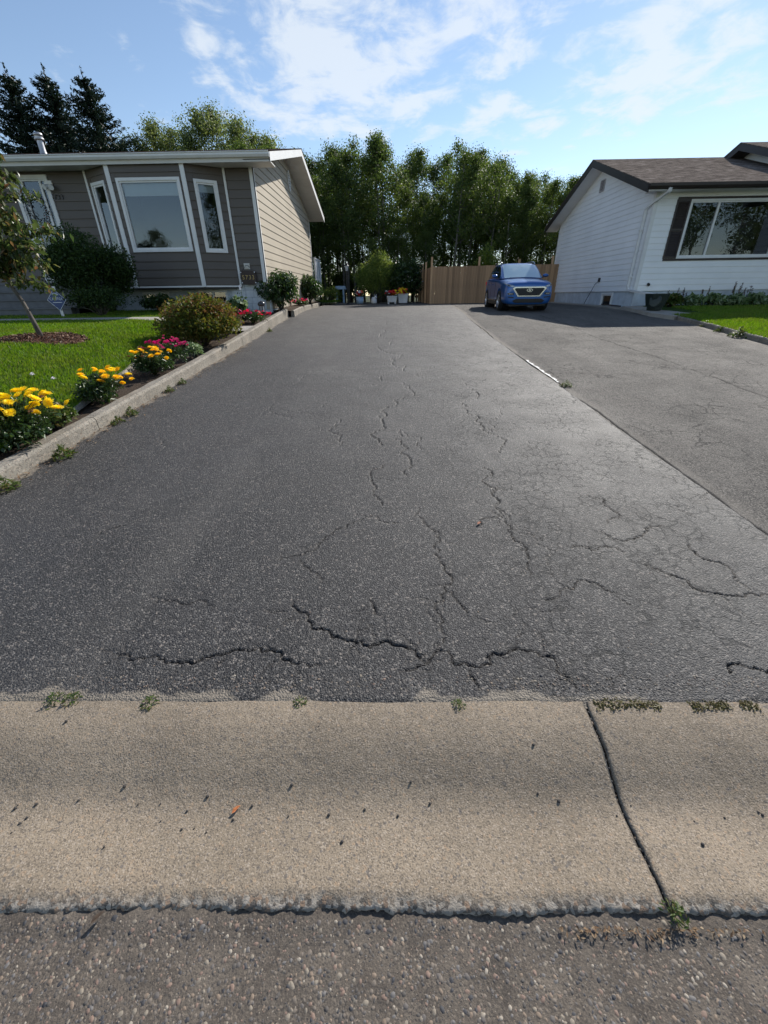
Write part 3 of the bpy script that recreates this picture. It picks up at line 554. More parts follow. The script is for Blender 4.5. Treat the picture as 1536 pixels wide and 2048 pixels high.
# ---- right lawn and kerb
structure('lawn', strip_sheet('right lawn', lambda y: rkerb_x(np.minimum(y, 13.4)) + .06, lambda y: y * 0 + 40, np.concatenate([np.arange(1.3, 16.8, .2)]), 60, lambda X, Y: rlawn_z(X, Y) + .012 * (fbm(X * 2, Y * 2) - .5), MA['lawn']))
tag(kerb_run(lambda y: rkerb_x(y) + .11, 1.3, 13.2, .11, lambda y: .105, .06, MA['edging'], 'garden_kerb', 31), 'low concrete kerb edging the lawn of the white house', 'kerb')
mb = MB(); mb.prism([(8.3, 13.2, float(gy(13.2)) - .05), (9.5, 13.9, float(gy(13.9)) - .05), (9.5, 16.6, float(gy(16.6)) - .05), (8.45, 16.6, float(gy(16.6)) - .05), (8.12, 14.2, float(gy(14.2)) - .05)], (0, 0, .16))
structure('concrete_pad', mb.mesh('concrete pad', MA['path']))
mb = MB(); mb.prism([(8.45, 16.62, .93), (8.79, 16.62, .93), (8.79, 25.5, 1.02), (8.25, 25.5, 1.02)], (0, 0, .12)); structure('side_path', mb.mesh('side path', MA['path']))

# ---- grass blades
def blades(name, n, area, inside, zf, hgt, seed, label):
    rs = np.random.RandomState(seed); x = rs.uniform(area[0], area[1], n); y = area[2] + (area[3] - area[2]) * rs.rand(n) ** 1.25
    k = inside(x, y); x, y = x[k], y[k]; n = len(x); z = zf(x, y) - .005
    h = hgt * rs.uniform(.55, 1.25, n) * (.75 + .5 * fbm(x * 1.5, y * 1.5)); a = rs.uniform(0, 6.28, n); w = .0035 * (1 + .10 * y) * rs.uniform(.7, 1.2, n)
    lx = rs.normal(0, .35, n) + .15; ly = rs.normal(0, .35, n); wx, wy = np.cos(a) * w, np.sin(a) * w
    P = np.stack([np.stack([x - wx, y - wy, z], 1), np.stack([x + wx, y + wy, z], 1), np.stack([x + wx * .7 + lx * h * .35, y + wy * .7 + ly * h * .35, z + h * .6], 1), np.stack([x - wx * .7 + lx * h * .35, y - wy * .7 + ly * h * .35, z + h * .6], 1), np.stack([x + lx * h, y + ly * h, z + h], 1)], 1)
    b = 5 * np.arange(n)[:, None]; F = np.concatenate([b + [0, 1, 2], b + [0, 2, 3], b + [3, 2, 4]]).reshape(-1, 3)
    o = structure('grass', np_mesh(name, P, F, MA['grass'], False), 'stuff'); tag(o, label, 'grass'); return o
blades('left grass', 210000, (-11.5, -3.5, 3.0, 10.6), lambda x, y: (x < bed_x(y) - .03) & (x > -1.55 - 1.05 * y) & (np.hypot((x + 6.15) / .75, (y - 7.75) / .55) > 1), lawn_z, .055, 1, 'mown green lawn in front of the tan house')
blades('far grass', 26000, (-13, -3.5, 11.3, 14.9), lambda x, y: (x < bed_x(y) - .03), lawn_z, .06, 2, 'shaded strip of grass between path and tan house')
blades('right grass', 90000, (7.7, 13.8, 8.3, 15.6), lambda x, y: (x > rkerb_x(np.minimum(y, 13.4)) + .03) & (x < 1.2 + 1.02 * y) & ((y < 13.6) | (x > 9.6)), rlawn_z, .07, 3, 'bright green lawn in front of the white house')
blades('back grass', 9000, (-6, -2.9, 25.9, 28.5), lambda x, y: x < 99, lambda x, y: gy(y) + .12, .08, 4, 'sunny strip of grass behind the tan house')
# ------------------------------------------------------------------ houses
def subtract(u0, u1, z0, z1, holes):
    """split the rectangle [u0,u1]x[z0,z1] into spans in u that avoid the holes (list of u0,u1,z0,z1)"""
    spans = [(u0, u1)]
    for a, b, c, d in holes:
        if d <= z0 + 1e-4 or c >= z1 - 1e-4: continue
        q = []
        for s, e in spans:
            if b <= s or a >= e: q.append((s, e)); continue
            if a > s + .01: q.append((s, a))
            if b < e - .01: q.append((b, e))
        spans = q
    return spans
class Wall:
    """a vertical wall from P to Q (outside on the right-hand side when walking P to Q, i.e. normal n)"""
    def __init__(s, P, Q, n):
        s.P = Vector((P[0], P[1], 0)); s.d = Vector((Q[0] - P[0], Q[1] - P[1], 0)); s.len = s.d.length; s.d.normalize(); s.n = Vector((n[0], n[1], 0)).normalized()
    def pt(s, u, z, o=0): return s.P + s.d * u + s.n * o + Vector((0, 0, z))
    def box(s, mb, u0, u1, z0, z1, o0, o1, m=0):
        vs = [s.pt(u, z, o) for o in (o0, o1) for u, z in ((u0, z0), (u1, z0), (u1, z1), (u0, z1))]
        return mb.add(vs, [(0, 1, 2, 3), (4, 5, 6, 7), (0, 1, 5, 4), (1, 2, 6, 5), (2, 3, 7, 6), (3, 0, 4, 7)], m)
    def board(s, ua, ub, z0, z1, uta=None, utb=None, prd=.022, gap=.016):
        uta = ua if uta is None else uta; utb = ub if utb is None else utb; mb = MB()
        g = z0 + gap
        vs = [s.pt(ua, g, 0), s.pt(ub, g, 0), s.pt(ub, g, prd), s.pt(ua, g, prd), s.pt(ua, g + .018, prd + .001), s.pt(ub, g + .018, prd + .001), s.pt(utb, z1, .004), s.pt(uta, z1, .004), s.pt(uta, z1, 0), s.pt(utb, z1, 0)]
        mb.add(vs, [(0, 1, 2, 3), (3, 2, 5, 4), (4, 5, 6, 7), (7, 6, 9, 8), (0, 3, 4, 7, 8), (1, 9, 6, 5, 2)])
        return mb
    def side(s, parent, z0, z1, course, mat, holes=(), u0=0, u1=None, top=None, prd=.022, gap=.016):
        u1 = s.len if u1 is None else u1; z = z0
        while z < z1 - .02:
            zt = min(z + course, z1)
            if top:
                (a, b), (at, bt) = top(z), top(zt)
                if b - a < .15: break
                if bt < at: at = bt = (a + b) / 2
                sp = subtract(a, b, z, zt, holes)
                for q, e in sp: s.board(q, e, z, zt, max(q, at) if q == a else q, min(e, bt) if e == b else e, prd, gap).obj('siding_board', mat, parent)
            else:
                for q, e in subtract(u0, u1, z, zt, holes): s.board(q, e, z, zt, prd=prd, gap=gap).obj('siding_board', mat, parent)
            z = zt
    def backing(s, mb, z0, z1, holes=(), u0=0, u1=None, t=.09):
        u1 = s.len if u1 is None else u1; zs = sorted({z0, z1} | {max(z0, min(z1, q)) for h in holes for q in h[2:]})
        for a, b in zip(zs, zs[1:]):
            for q, e in subtract(u0, u1, a, b, holes): s.box(mb, q, e, a, b, -t, 0)
        return mb
    def window(s, parent, u0, u1, z0, z1, fw=.07, name='window', mullions=(), proud=.045, inner=True, room=True, blind=0, depth=.9):
        mb = MB()
        for a, b, c, d in ((u0 - fw, u0, z0 - fw, z1 + fw), (u1, u1 + fw, z0 - fw, z1 + fw), (u0, u1, z0 - fw, z0), (u0, u1, z1, z1 + fw)): s.box(mb, a, b, c, d, -.06, proud)
        w = mb.obj(name, MA['trim'], parent)
        if inner:
            mb = MB(); k = .04
            for a, b, c, d in ((u0, u0 + k, z0, z1), (u1 - k, u1, z0, z1), (u0 + k, u1 - k, z0, z0 + k), (u0 + k, u1 - k, z1 - k, z1)): s.box(mb, a, b, c, d, -.05, .015)
            mb.obj('sash', MA['trim'], w)
        us = [u0] + [m for m in mullions] + [u1]
        for m in mullions: s.box(MB(), 0, 1, 0, 1, 0, 1); mb = MB(); s.box(mb, m - .03, m + .03, z0, z1, -.045, .022); mb.obj('mullion', MA['trim'], w)
        for a, b in zip(us, us[1:]):
            q = [s.pt(a, z0, -.02), s.pt(b, z0, -.02), s.pt(b, z1, -.02), s.pt(a, z1, -.02)]; q = q if (q[1] - q[0]).cross(q[2] - q[0]).dot(s.n) > 0 else q[::-1]
            me = bpy.data.meshes.new('pane'); me.from_pydata([tuple(v) for v in q], [], [(0, 1, 2, 3)]); me.materials.append(MA['glass']); link('pane', me, w)
        if blind:
            mb = MB(); s.box(mb, u0 + .02, u1 - .02, z1 - blind, z1 - .01, -.10, -.085); s.box(mb, u0 + .02, u1 - .02, z1 - blind - .03, z1 - blind, -.105, -.08); mb.obj('blind', MA['blind'], w)
        if room:
            mb = MB(); A = [s.pt(u0, z0, -.03), s.pt(u1, z0, -.03), s.pt(u1, z1, -.03), s.pt(u0, z1, -.03)]; B = [s.pt(u, z, -depth) for u, z in ((u0, z0), (u1, z0), (u1, z1), (u0, z1))]
            mb.add(A + B, [(4, 5, 6, 7), (0, 1, 5, 4), (1, 2, 6, 5), (2, 3, 7, 6), (3, 0, 4, 7)]); mb.obj('room_interior', MA['room'], w)
        return w

def roof_slab(poly_top, thick, name, mat, parent):
    mb = MB(); mb.prism([Vector(p) - Vector((0, 0, thick)) for p in poly_top], (0, 0, thick)); return mb.obj(name, mat, parent)

def tan_house():
    H = empty('house', (0, 0, 0), 0, 'tan vinyl sided bungalow with white trimmed bay window', 'house')
    XW, YF, YR = -3.9, 14.96, 24.35; ZS, ZT = 1.99, 4.84; XL = -13.0; YB = 14.4
    RY, RZ, EZ, EYF, EYR, XO = 19.65, 6.40, 5.06, 14.3, 25.0, -3.2; sl = (RZ - EZ) / (RY - EYF); thk = .16
    rake = lambda y: RZ - sl * abs(y - RY)             # roof top surface height
    # walls: left run, bay left, bay front, bay right, right run, side
    W1 = Wall((XL, YF), (-8.78, YF), (0, -1)); W2 = Wall((-8.78, YF), (-7.81, YB), (-.5, -1)); W3 = Wall((-7.81, YB), (-5.70, YB), (0, -1)); W4 = Wall((-5.70, YB), (-4.73, YF), (.5, -1)); W5 = Wall((-4.73, YF), (XW, YF), (0, -1)); W6 = Wall((XW, YF), (XW, YR), (1, 0))
    W2.n = Vector((-(YF - YB), -(.97), 0)).normalized(); W4.n = Vector(((YF - YB), -.97, 0)).normalized()
    # openings (u0,u1,z0,z1), clear glass size; siding stops at the frame outside
    win3 = (.26, 1.92, 2.85, 4.47); win4 = (.30, .80, 2.83, 4.45); win2 = (.28, .82, 2.83, 4.45); door = (2.13, 2.99, 2.15, 4.66)
    ex = lambda h, f=.07: (h[0] - f, h[1] + f, h[2] - f, h[3] + f)
    course = .2125; mb = MB()
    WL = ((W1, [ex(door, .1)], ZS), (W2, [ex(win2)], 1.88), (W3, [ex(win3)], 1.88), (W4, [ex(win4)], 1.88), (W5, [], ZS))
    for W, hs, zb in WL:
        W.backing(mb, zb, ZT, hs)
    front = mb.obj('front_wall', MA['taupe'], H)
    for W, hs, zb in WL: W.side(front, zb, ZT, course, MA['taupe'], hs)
    topr = lambda z: (max(0.0, (RY - (RZ - thk - .06 - z) / sl) - YF), min(YR - YF, (RY + (RZ - thk - .06 - z) / sl) - YF))
    mb = MB(); mb.prism([(XW, YF, 1.2), (XW, YR, 1.2), (XW, YR, rake(YR) - thk - .03), (XW, RY, RZ - thk - .03), (XW, YF, rake(YF) - thk - .03)], (-.1, 0, 0)); side = mb.obj('side_wall', MA['tan'], H)
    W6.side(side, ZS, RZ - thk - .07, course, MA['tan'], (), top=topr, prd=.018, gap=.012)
    mb = MB(); mb.box((XL, YR - .1, 1.2), (XW - .1, YR, ZT)); mb.box((XL - .1, YF, 1.2), (XL, YR, ZT)); mb.obj('rear_wall', MA['tan'], H)
    # white corner and edge trims
    tr = MB()
    W5.box(tr, W5.len - .1, W5.len + .022, ZS - .02, ZT, 0, .024); W6.box(tr, -.024, .07, ZS - .02, ZT + .1, 0, .022); tr.obj('corner_trim', MA['trim'], H)
    tr = MB(); W6.box(tr, W6.len - .07, W6.len + .02, ZS - .02, ZT, 0, .022); tr.obj('corner_trim', MA['trim'], H)
    for W, a, b in ((W3, -.06, .06), (W3, W3.len - .06, W3.len + .06)): tr = MB(); W.box(tr, a, b, 1.85, ZT, 0, .032); tr.obj('corner_trim', MA['trim'], H)
    for p in ((-8.78, YF), (-4.73, YF)): tr = MB(); tr.box((p[0] - .03, p[1] - .05, 1.86), (p[0] + .03, p[1] - .012, ZT)); tr.obj('corner_trim', MA['trim'], H)
    tr = MB()
    for W in (W2, W3, W4): W.box(tr, 0, W.len, 1.842, 1.885, 0, .03)
    tr.obj('bay_base_trim', MA['trim'], H)
    mb = MB(); mb.prism([(-8.78, YF + .02, 1.80), (-7.81, YB + .02, 1.80), (-5.70, YB + .02, 1.80), (-4.73, YF + .02, 1.80)], (0, 0, .043)); mb.obj('bay_floor', MA['dark'], H)
    # windows
    W3.window(H, *win3, name='window', blind=.30); W4.window(H, *win4, name='window', blind=.18); W2.window(H, *win2, name='window')
    # front door: storm door with two slim mullions and a wreath
    dw = W1.window(H, door[0], door[1], door[2], door[3], fw=.1, name='door', mullions=(door[0] + .16, door[1] - .16), proud=.05)
    rs = np.random.RandomState(4); n = 260; a = rs.uniform(0, 6.28, n); rr_ = .26 + rs.normal(0, .05, n)
    c = np.stack([W1.P.x + 2.52 + rr_ * np.cos(a), np.full(n, YF - .05) + rs.normal(0, .02, n), 3.95 + rr_ * 1.25 * np.sin(a)], 1)
    wr = link('wreath', leaf_mesh('wreath', c, .05, .035, rs, leafy('wreath leaves', [(0, (.012, .014, .012)), (.7, (.03, .035, .02)), (.8, (.25, .12, .13)), (1, (.45, .4, .4))], .1)), dw); wr['kind'] = 'stuff'
    # flood light and house numbers on the wall
    mb = MB(); W1.box(mb, 3.07, 3.2, 4.44, 4.62, .02, .06); mb.tube([(XL + 3.1, YF - .06, 4.5), (XL + 3.04, YF - .2, 4.44)], [.04, .07], 10); mb.tube([(XL + 3.18, YF - .06, 4.5), (XL + 3.24, YF - .2, 4.43)], [.04, .07], 10)
    mb.obj('flood_light', MA['trim'], H)
    for i, ch in enumerate('5733'):
        o = link('house_numeral', text_mesh(ch, .17, .008, MA['dark']), H); o.location = (-9.93 + .1 * i, YF - .034, 4.23); o.rotation_euler = (math.pi / 2, 0, 0)
    # outlet cover
    mb = MB(); W5.box(mb, .19, .37, 2.33, 2.49, .015, .045); W5.box(mb, .22, .34, 2.36, 2.46, .045, .06); mb.obj('outlet_cover', MA['cream'], H)
    # foundation: rendered core, scored stone blocks in front, basement windows
    bw = [(-6.12, -5.30, 1.44, 1.70), (-7.95, -7.20, 1.44, 1.67)]
    WF = Wall((XL, YF + .06), (XW + .03, YF + .06), (0, -1)); mb = MB(); hs = [(a - XL, b - XL, c, d) for a, b, c, d in bw]
    WF.backing(mb, .6, ZS + .02, [ex(h, .06) for h in hs], t=.2); mb.box((XW - .17, YF + .07, .6), (XW - .03, YR, ZS + .02)); f = mb.obj('foundation', MA['foundation'], H)
    for h in hs: WF.window(H, *h, fw=.06, name='window', mullions=((h[0] + h[1]) / 2,), inner=False, proud=.03)
    rb = random.Random(3)
    z = 1.02
    for k, hgt in enumerate((.16, .19, .17, .21, .22)):
        u = 8.1 - .2 * (k % 2)
        while u < WF.len - .05:
            w = min(rb.choice((.26, .36, .46)), WF.len - u)
            if not any(u < h[1] + .07 and u + w > h[0] - .07 and z < h[3] + .07 and z + hgt > h[2] - .07 for h in hs):
                b = MB(); WF.box(b, u + .006, u + w - .006, z + .006, z + hgt - .006, 0, .016 + rb.uniform(0, .008)); b.obj('foundation_block', MA['block'], f, bevel=.005)
            u += w
        z += hgt
    # roof
    XLr = XL - .7
    rf = roof_slab([(XLr, EYF - .04, EZ - .005), (XO + .015, EYF - .04, EZ - .005), (XO + .015, RY, RZ), (XLr, RY, RZ)], .02, 'roof', MA['roofL'], H)
    roof_slab([(XLr, RY, RZ), (XO + .015, RY, RZ), (XO + .015, EYR + .03, EZ), (XLr, EYR + .03, EZ)], .02, 'roof_slope', MA['roofL'], rf)
    # rake boards and soffits
    for y0, y1, z0, z1 in ((EYF, RY, EZ, RZ), (RY, EYR, RZ, EZ)):
        mb = MB(); mb.prism([(XO, y0, z0 - .03), (XO, y1, z1 - .03), (XO, y1, z1 - .23), (XO, y0, z0 - .23)], (-.03, 0, 0)); mb.obj('rake_board', MA['trim'], H)
        nb = 20
        for i in range(nb):        # soffit planks under the overhang
            ya, yb = y0 + (y1 - y0) * i / nb, y0 + (y1 - y0) * (i + 1) / nb - .012; za, zb_ = z0 + (z1 - z0) * i / nb, z0 + (z1 - z0) * (i + 1) / nb
            mb = MB(); mb.prism([(XW - .05, ya, za - .2), (XO - .03, ya, za - .2), (XO - .03, yb, zb_ - .2), (XW - .05, yb, zb_ - .2)], (0, 0, .02)); mb.obj('soffit_plank', MA['cream'], H)
    # boxed eave: level soffit, fascia, gutter
    mb = MB(); mb.box((XLr, EYF + .027, ZT), (XO - .035, YF + .04, ZT + .03)); mb.obj('soffit', MA['cream'], H)
    mb = MB(); mb.box((XLr, EYF, ZT - .02), (XO - .002, EYF + .025, EZ - .03)); mb.obj('fascia', MA['cream'], H)
    mb = MB(); prof = [(EYF - .002, EZ - .035), (EYF - .002, EZ - .15), (EYF - .07, EZ - .15), (EYF - .105, EZ - .10), (EYF - .105, EZ - .06), (EYF - .125, EZ - .045), (EYF - .125, EZ - .03), (EYF - .115, EZ - .03), (EYF - .10, EZ - .05), (EYF - .095, EZ - .1), (EYF - .065, EZ - .14), (EYF - .012, EZ - .14), (EYF - .012, EZ - .035)]
    mb.prism([(XLr, y, z) for y, z in prof], (XO - XLr - .01, 0, 0)); mb.obj('gutter', MA['trim'], H)
    mb = MB(); mb.prism([(XW - .35, EYF + .03, ZT - .02), (XO - .03, EYF + .03, ZT - .02), (XO - .03, EYF + .03, EZ - .22), (XW - .35, EYF + .03, EZ - .22)], (0, .02, 0)); mb.obj('eave_return', MA['trim'], H)
    # oval gable vent with slats
    vy, vz = 20.15, 5.55; mb = MB(); n = 24; ring = []
    for k in range(n):
        a = 2 * math.pi * k / n; ring.append((math.cos(a), math.sin(a)))
    vs = [(XW + o, vy + r * c * .2, vz + r * s * .33) for o, r in ((.02, 1), (.055, 1), (.055, .78), (.03, .78)) for c, s in ring]
    fs = [(q * n + k, q * n + (k + 1) % n, (q + 1) * n + (k + 1) % n, (q + 1) * n + k) for q in range(3) for k in range(n)]; mb.add(vs, fs); v = mb.obj('gable_vent', MA['trim'], H)
    mb = MB(); mb.add([(XW + .026, vy + c * .17, vz + s * .28) for c, s in ring], [tuple(range(n))]); mb.obj('vent_screen', MA['dark'], v)
    for k in range(6):
        z = vz - .2 + .08 * k; w = .16 * math.sqrt(max(.05, 1 - ((z - vz) / .27) ** 2)); mb = MB(); mb.bar((XW + .04, vy - w, z), (XW + .04, vy + w, z), .03, .035, (.5, 0, 1)); mb.obj('slat', MA['trim'], v)
    # roof pipe
    mb = MB(); px, py = -10.8, 16.5; pz = rake(py); mb.lathe([(.12, -.05), (.085, .05), (.085, .38)], 16, (px, py, pz)); p = mb.obj('vent_pipe', MA['galv'], H, True)
    mb = MB(); mb.lathe([(.0, .52), (.10, .50), (.12, .47), (.12, .43), (.095, .42), (.13, .36), (.13, .32), (.085, .31)], 16, (px, py, pz)); mb.obj('pipe_cap', MA['galv'], p, True)
    # porch steps and landing
    for i in range(4):
        mb = MB(); z1 = 1.14 + .215 * (i + 1); y0 = 12.75 + .32 * i; mb.box((-12.9, y0, 1.0), (-8.95 + .0, 14.9, z1 - .04)); st = mb.obj('porch_step', MA['steps'], H)
        mb = MB(); mb.box((-12.92, y0 - .03, z1 - .038), (-8.93, y0 + .30 if i < 3 else 14.9, z1)); mb.obj('tread', MA['steps'], st)
    # rear deck railing with pale panels
    mb = MB(); mb.box((-7, 24.4, 1.9), (-3.72, 26.3, 2.05)); dk = mb.obj('deck', MA['wood'], H)
    for x in (-3.78,):
        for y in (24.5, 25.3, 26.2): mb = MB(); mb.box((x - .04, y - .04, 2.05), (x + .04, y + .04, 3.3)); mb.obj('rail_post', MA['trim'], dk)
        mb = MB(); mb.box((x - .03, 24.5, 3.24), (x + .03, 26.2, 3.3)); mb.box((x - .025, 24.5, 2.12), (x + .025, 26.2, 2.17)); mb.obj('handrail', MA['trim'], dk)
        for a, b in ((24.56, 25.25), (25.35, 26.14)): mb = MB(); mb.box((x - .008, a, 2.18), (x + .008, b, 3.23)); mb.obj('rail_panel', plain('frosted panel', (.55, .58, .62), .4), dk)
    # hose bib post on the side wall
    mb = MB(); mb.tube([(XW + .06, 16.95, 1.75), (XW + .06, 16.95, 2.16)], .018, 8); mb.obj('meter_pipe', MA['brown'], H)
    return H

def white_house():
    H = empty('house', (0, 0, 0), 0, 'white vinyl sided bungalow with brown shingle roof and dark trim', 'house')
    XW, YF, YR = 8.8, 16.75, 25.3; ZS, ZT = 1.56, 4.40; XR = 13.9; XE = 22.0; YP = 15.05
    RY, RZ, EZ, EYF, EYR, XO = 21.03, 6.22, 4.55, 16.2, 25.86, 8.2; sl = (RZ - EZ) / (RY - EYF); thk = .15
    WF = Wall((XW, YF), (XR, YF), (0, -1)); WS = Wall((XW, YR), (XW, YF), (-1, 0)); WP = Wall((XR, YF), (XR, YP), (-1, 0)); WQ = Wall((XR, YP), (XE, YP), (0, -1))
    win = (1.22, 4.32, 2.60, 4.15); shut = .47; course = .1775
    hole = (win[0] - shut - .02, win[1] + shut + .02, win[2] - .12, win[3] + .12)
    mb = MB(); WF.backing(mb, ZS, ZT, [(win[0] - .06, win[1] + .06, win[2] - .06, win[3] + .06)]); WP.backing(mb, ZS, ZT); WQ.backing(mb, ZS, ZT); front = mb.obj('front_wall', MA['white'], H)
    WF.side(front, ZS, ZT, course, MA['white'], [hole], prd=.016, gap=.012); WP.side(front, ZS, ZT, course, MA['white']); WQ.side(front, ZS, ZT, course, MA['white'], u1=1.2)
    ytop = lambda z: (RZ - thk - .05 - z) / sl
    topr = lambda z: (max(0.0, YR - (RY + ytop(z))), min(YR - YF, YR - (RY - ytop(z))))
    rk = lambda y: RZ - sl * abs(y - RY)
    mb = MB(); mb.prism([(XW, YF, ZS), (XW, YR, ZS), (XW, YR, rk(YR) - thk - .02), (XW, RY, RZ - thk - .02), (XW, YF, rk(YF) - thk - .02)], (.1, 0, 0)); side = mb.obj('side_wall', MA['white'], H)
    WS.side(side, ZS, RZ - thk - .06, course, MA['white'], (), top=topr, prd=.016, gap=.012)
    mb = MB(); mb.box((XW + .1, YR - .1, ZS), (XE, YR, ZT)); mb.box((XE - .1, YP + .1, ZS), (XE, YR - .1, ZT)); mb.obj('rear_wall', MA['white'], H)
    tr = MB(); WF.box(tr, -.022, .1, ZS - .02, ZT, 0, .026); WS.box(tr, WS.len - .1, WS.len + .02, ZS - .02, ZT + .1, 0, .024); tr.obj('corner_trim', MA['trim'], H)
    tr = MB(); WS.box(tr, -.02, .08, ZS - .02, ZT, 0, .024); tr.obj('corner_trim', MA['trim'], H)
    # picture window with brown surround and louvred shutters
    w = WF.window(H, *win, fw=.055, mullions=(2.12,), proud=.04)
    mb = MB()
    for a, b, c, d in ((hole[0], hole[1], win[3] + .056, hole[3]), (hole[0], hole[1], hole[2], win[2] - .056)): WF.box(mb, a, b, c, d, .002, .03)
    mb.obj('window_surround', MA['brown'], w)
    for a in (win[0] - .056 - shut + .02, win[1] + .058):
        b = a + shut - .02; mb = MB(); z0, z1 = win[2] - .054, win[3] + .054
        for q in ((a, a + .05, z0, z1), (b - .05, b, z0, z1), (a + .05, b - .05, z0, z0 + .06), (a + .05, b - .05, z1 - .06, z1), (a + .05, b - .05, (z0 + z1) / 2 - .03, (z0 + z1) / 2 + .03)): WF.box(mb, *q, .004, .04)
        WF.box(mb, a + .05, b - .05, z0, z1, .003, .006); s = mb.obj('shutter', MA['brown'], w)
        z = z0 + .07
        while z < z1 - .08:
            if abs(z + .02 - (z0 + z1) / 2) > .05:
                mb = MB(); mb.add([WF.pt(a + .05, z, .03), WF.pt(b - .05, z, .03), WF.pt(b - .05, z + .045, .008), WF.pt(a + .05, z + .045, .008), WF.pt(a + .05, z + .006, .03), WF.pt(b - .05, z + .006, .03)], [(0, 1, 5, 4), (4, 5, 2, 3), (0, 3, 2, 1)]); mb.obj('slat', MA['brown'], s)
            z += .05
    # foundation and basement window in the side
    bwin = (YR - 19.15, YR - 18.35, 1.03, 1.46)
    WB = Wall((XW + .04, YR), (XW + .04, YF), (-1, 0)); mb = MB(); WB.backing(mb, .6, ZS + .02, [(bwin[0] - .06, bwin[1] + .06, bwin[2] - .06, bwin[3] + .06)], t=.2)
    mb.box((XW + .05, YF + .035, .6), (XR, YF + .24, ZS + .021)); mb.box((XR + .04, YP + .04, .6), (XE, YP + .2, ZS + .02)); mb.obj('foundation', MA['foundation'], H)
    WB.window(H, *bwin, fw=.07, inner=True, proud=.04)
    # gable vent
    gv = (YR - 21.25, YR - 20.85, 5.18, 5.58); mb = MB()
    for q in ((gv[0], gv[0] + .04, gv[2], gv[3]), (gv[1] - .04, gv[1], gv[2], gv[3]), (gv[0] + .04, gv[1] - .04, gv[2], gv[2] + .04), (gv[0] + .04, gv[1] - .04, gv[3] - .04, gv[3])): WS.box(mb, *q, .012, .05)
    v = mb.obj('gable_vent', plain('grey vent', (.45, .42, .42), .6), H)
    mb = MB(); WS.box(mb, gv[0] + .04, gv[1] - .04, gv[2] + .04, gv[3] - .04, .012, .02); mb.obj('vent_screen', MA['dark'], v)
    for k in range(6): mb = MB(); z = gv[2] + .06 + .05 * k; WS.box(mb, gv[0] + .04, gv[1] - .04, z, z + .025, .02, .042); mb.obj('slat', plain('grey slat', (.4, .37, .37), .6) if k == 0 else bpy.data.materials['grey slat'], v)
    # roof, main part
    rf = roof_slab([(XO - .015, EYF - .03, EZ), (XR + .2, EYF - .03, EZ), (XR + .2, RY, RZ), (XO - .015, RY, RZ)], .025, 'roof', MA['roofR'], H)
    roof_slab([(XO - .015, RY, RZ), (XR + .2, RY, RZ), (XR + .2, EYR, EZ), (XO - .015, EYR, EZ)], .025, 'roof_slope', MA['roofR'], rf)
    for y0, y1, z0, z1 in ((EYF, RY, EZ, RZ), (RY, EYR, RZ, EZ)):
        mb = MB(); mb.prism([(XO, y0, z0 - .03), (XO, y1, z1 - .03), (XO, y1, z1 - .24), (XO, y0, z0 - .24)], (.03, 0, 0)); mb.obj('rake_board', MA['brown'], H)
        mb = MB(); mb.prism([(XO + .03, y0, z0 - .19), (XW + .05, y0, z0 - .19), (XW + .05, y1, z1 - .19), (XO + .03, y1, z1 - .19)], (0, 0, .02)); mb.obj('soffit', MA['trim'], H)
    mb = MB(); mb.box((XW - .3, EYF + .03, ZT), (XR, YF + .2, ZT + .03)); mb.obj('soffit', MA['trim'], H)
    mb = MB(); mb.box((XO, EYF, ZT - .015), (XR - .6, EYF + .03, EZ - .03)); mb.obj('fascia', MA['brown'], H)
    mb = MB(); e = EYF; z = EZ; mb.prism([(XO, yy, zz) for yy, zz in ((e - .002, z - .02), (e - .002, z - .14), (e - .08, z - .14), (e - .11, z - .09), (e - .115, z - .015), (e - .10, z - .015), (e - .095, z - .085), (e - .07, z - .128), (e - .014, z - .128), (e - .014, z - .02))], (XR - .6 - XO, 0, 0)); g = mb.obj('gutter', MA['brown'], H)
    # downspout: outlet, slanting arm back to the wall corner, drop, kicked foot
    pts = [(8.86, 16.12, 4.42), (8.85, 16.14, 4.33), (8.72, 16.98, 4.06), (8.715, 17.06, 3.98), (8.715, 17.06, 1.68), (8.73, 16.98, 1.60), (8.66, 15.05, 1.44)]
    mb = MB()
    for a, b in zip(pts, pts[1:]): mb.bar(a, b, .085, .065, (0, 1, .01) if abs(a[2] - b[2]) > 1 else (0, 0, 1))
    d = mb.obj('downspout', MA['trim'], H)
    for zz in (3.4, 2.0): mb = MB(); mb.box((8.66, 17.0, zz), (8.80, 17.12, zz + .03)); mb.obj('strap', MA['trim'], d)
    # projecting right wing with the higher roof
    gy2, gz2, ey0, ey1, xo2 = 20.2, 6.46, 14.5, 25.9, 13.3; ez2 = gz2 - sl * (gy2 - ey0)
    rg = roof_slab([(xo2 - .015, ey0, ez2), (XE + .6, ey0, ez2), (XE + .6, gy2, gz2), (xo2 - .015, gy2, gz2)], .025, 'wing_roof', MA['roofR'], H)
    roof_slab([(xo2 - .015, gy2, gz2), (XE + .6, gy2, gz2), (XE + .6, ey1, gz2 - sl * (ey1 - gy2)), (xo2 - .015, ey1, gz2 - sl * (ey1 - gy2))], .025, 'roof_slope', MA['roofR'], rg)
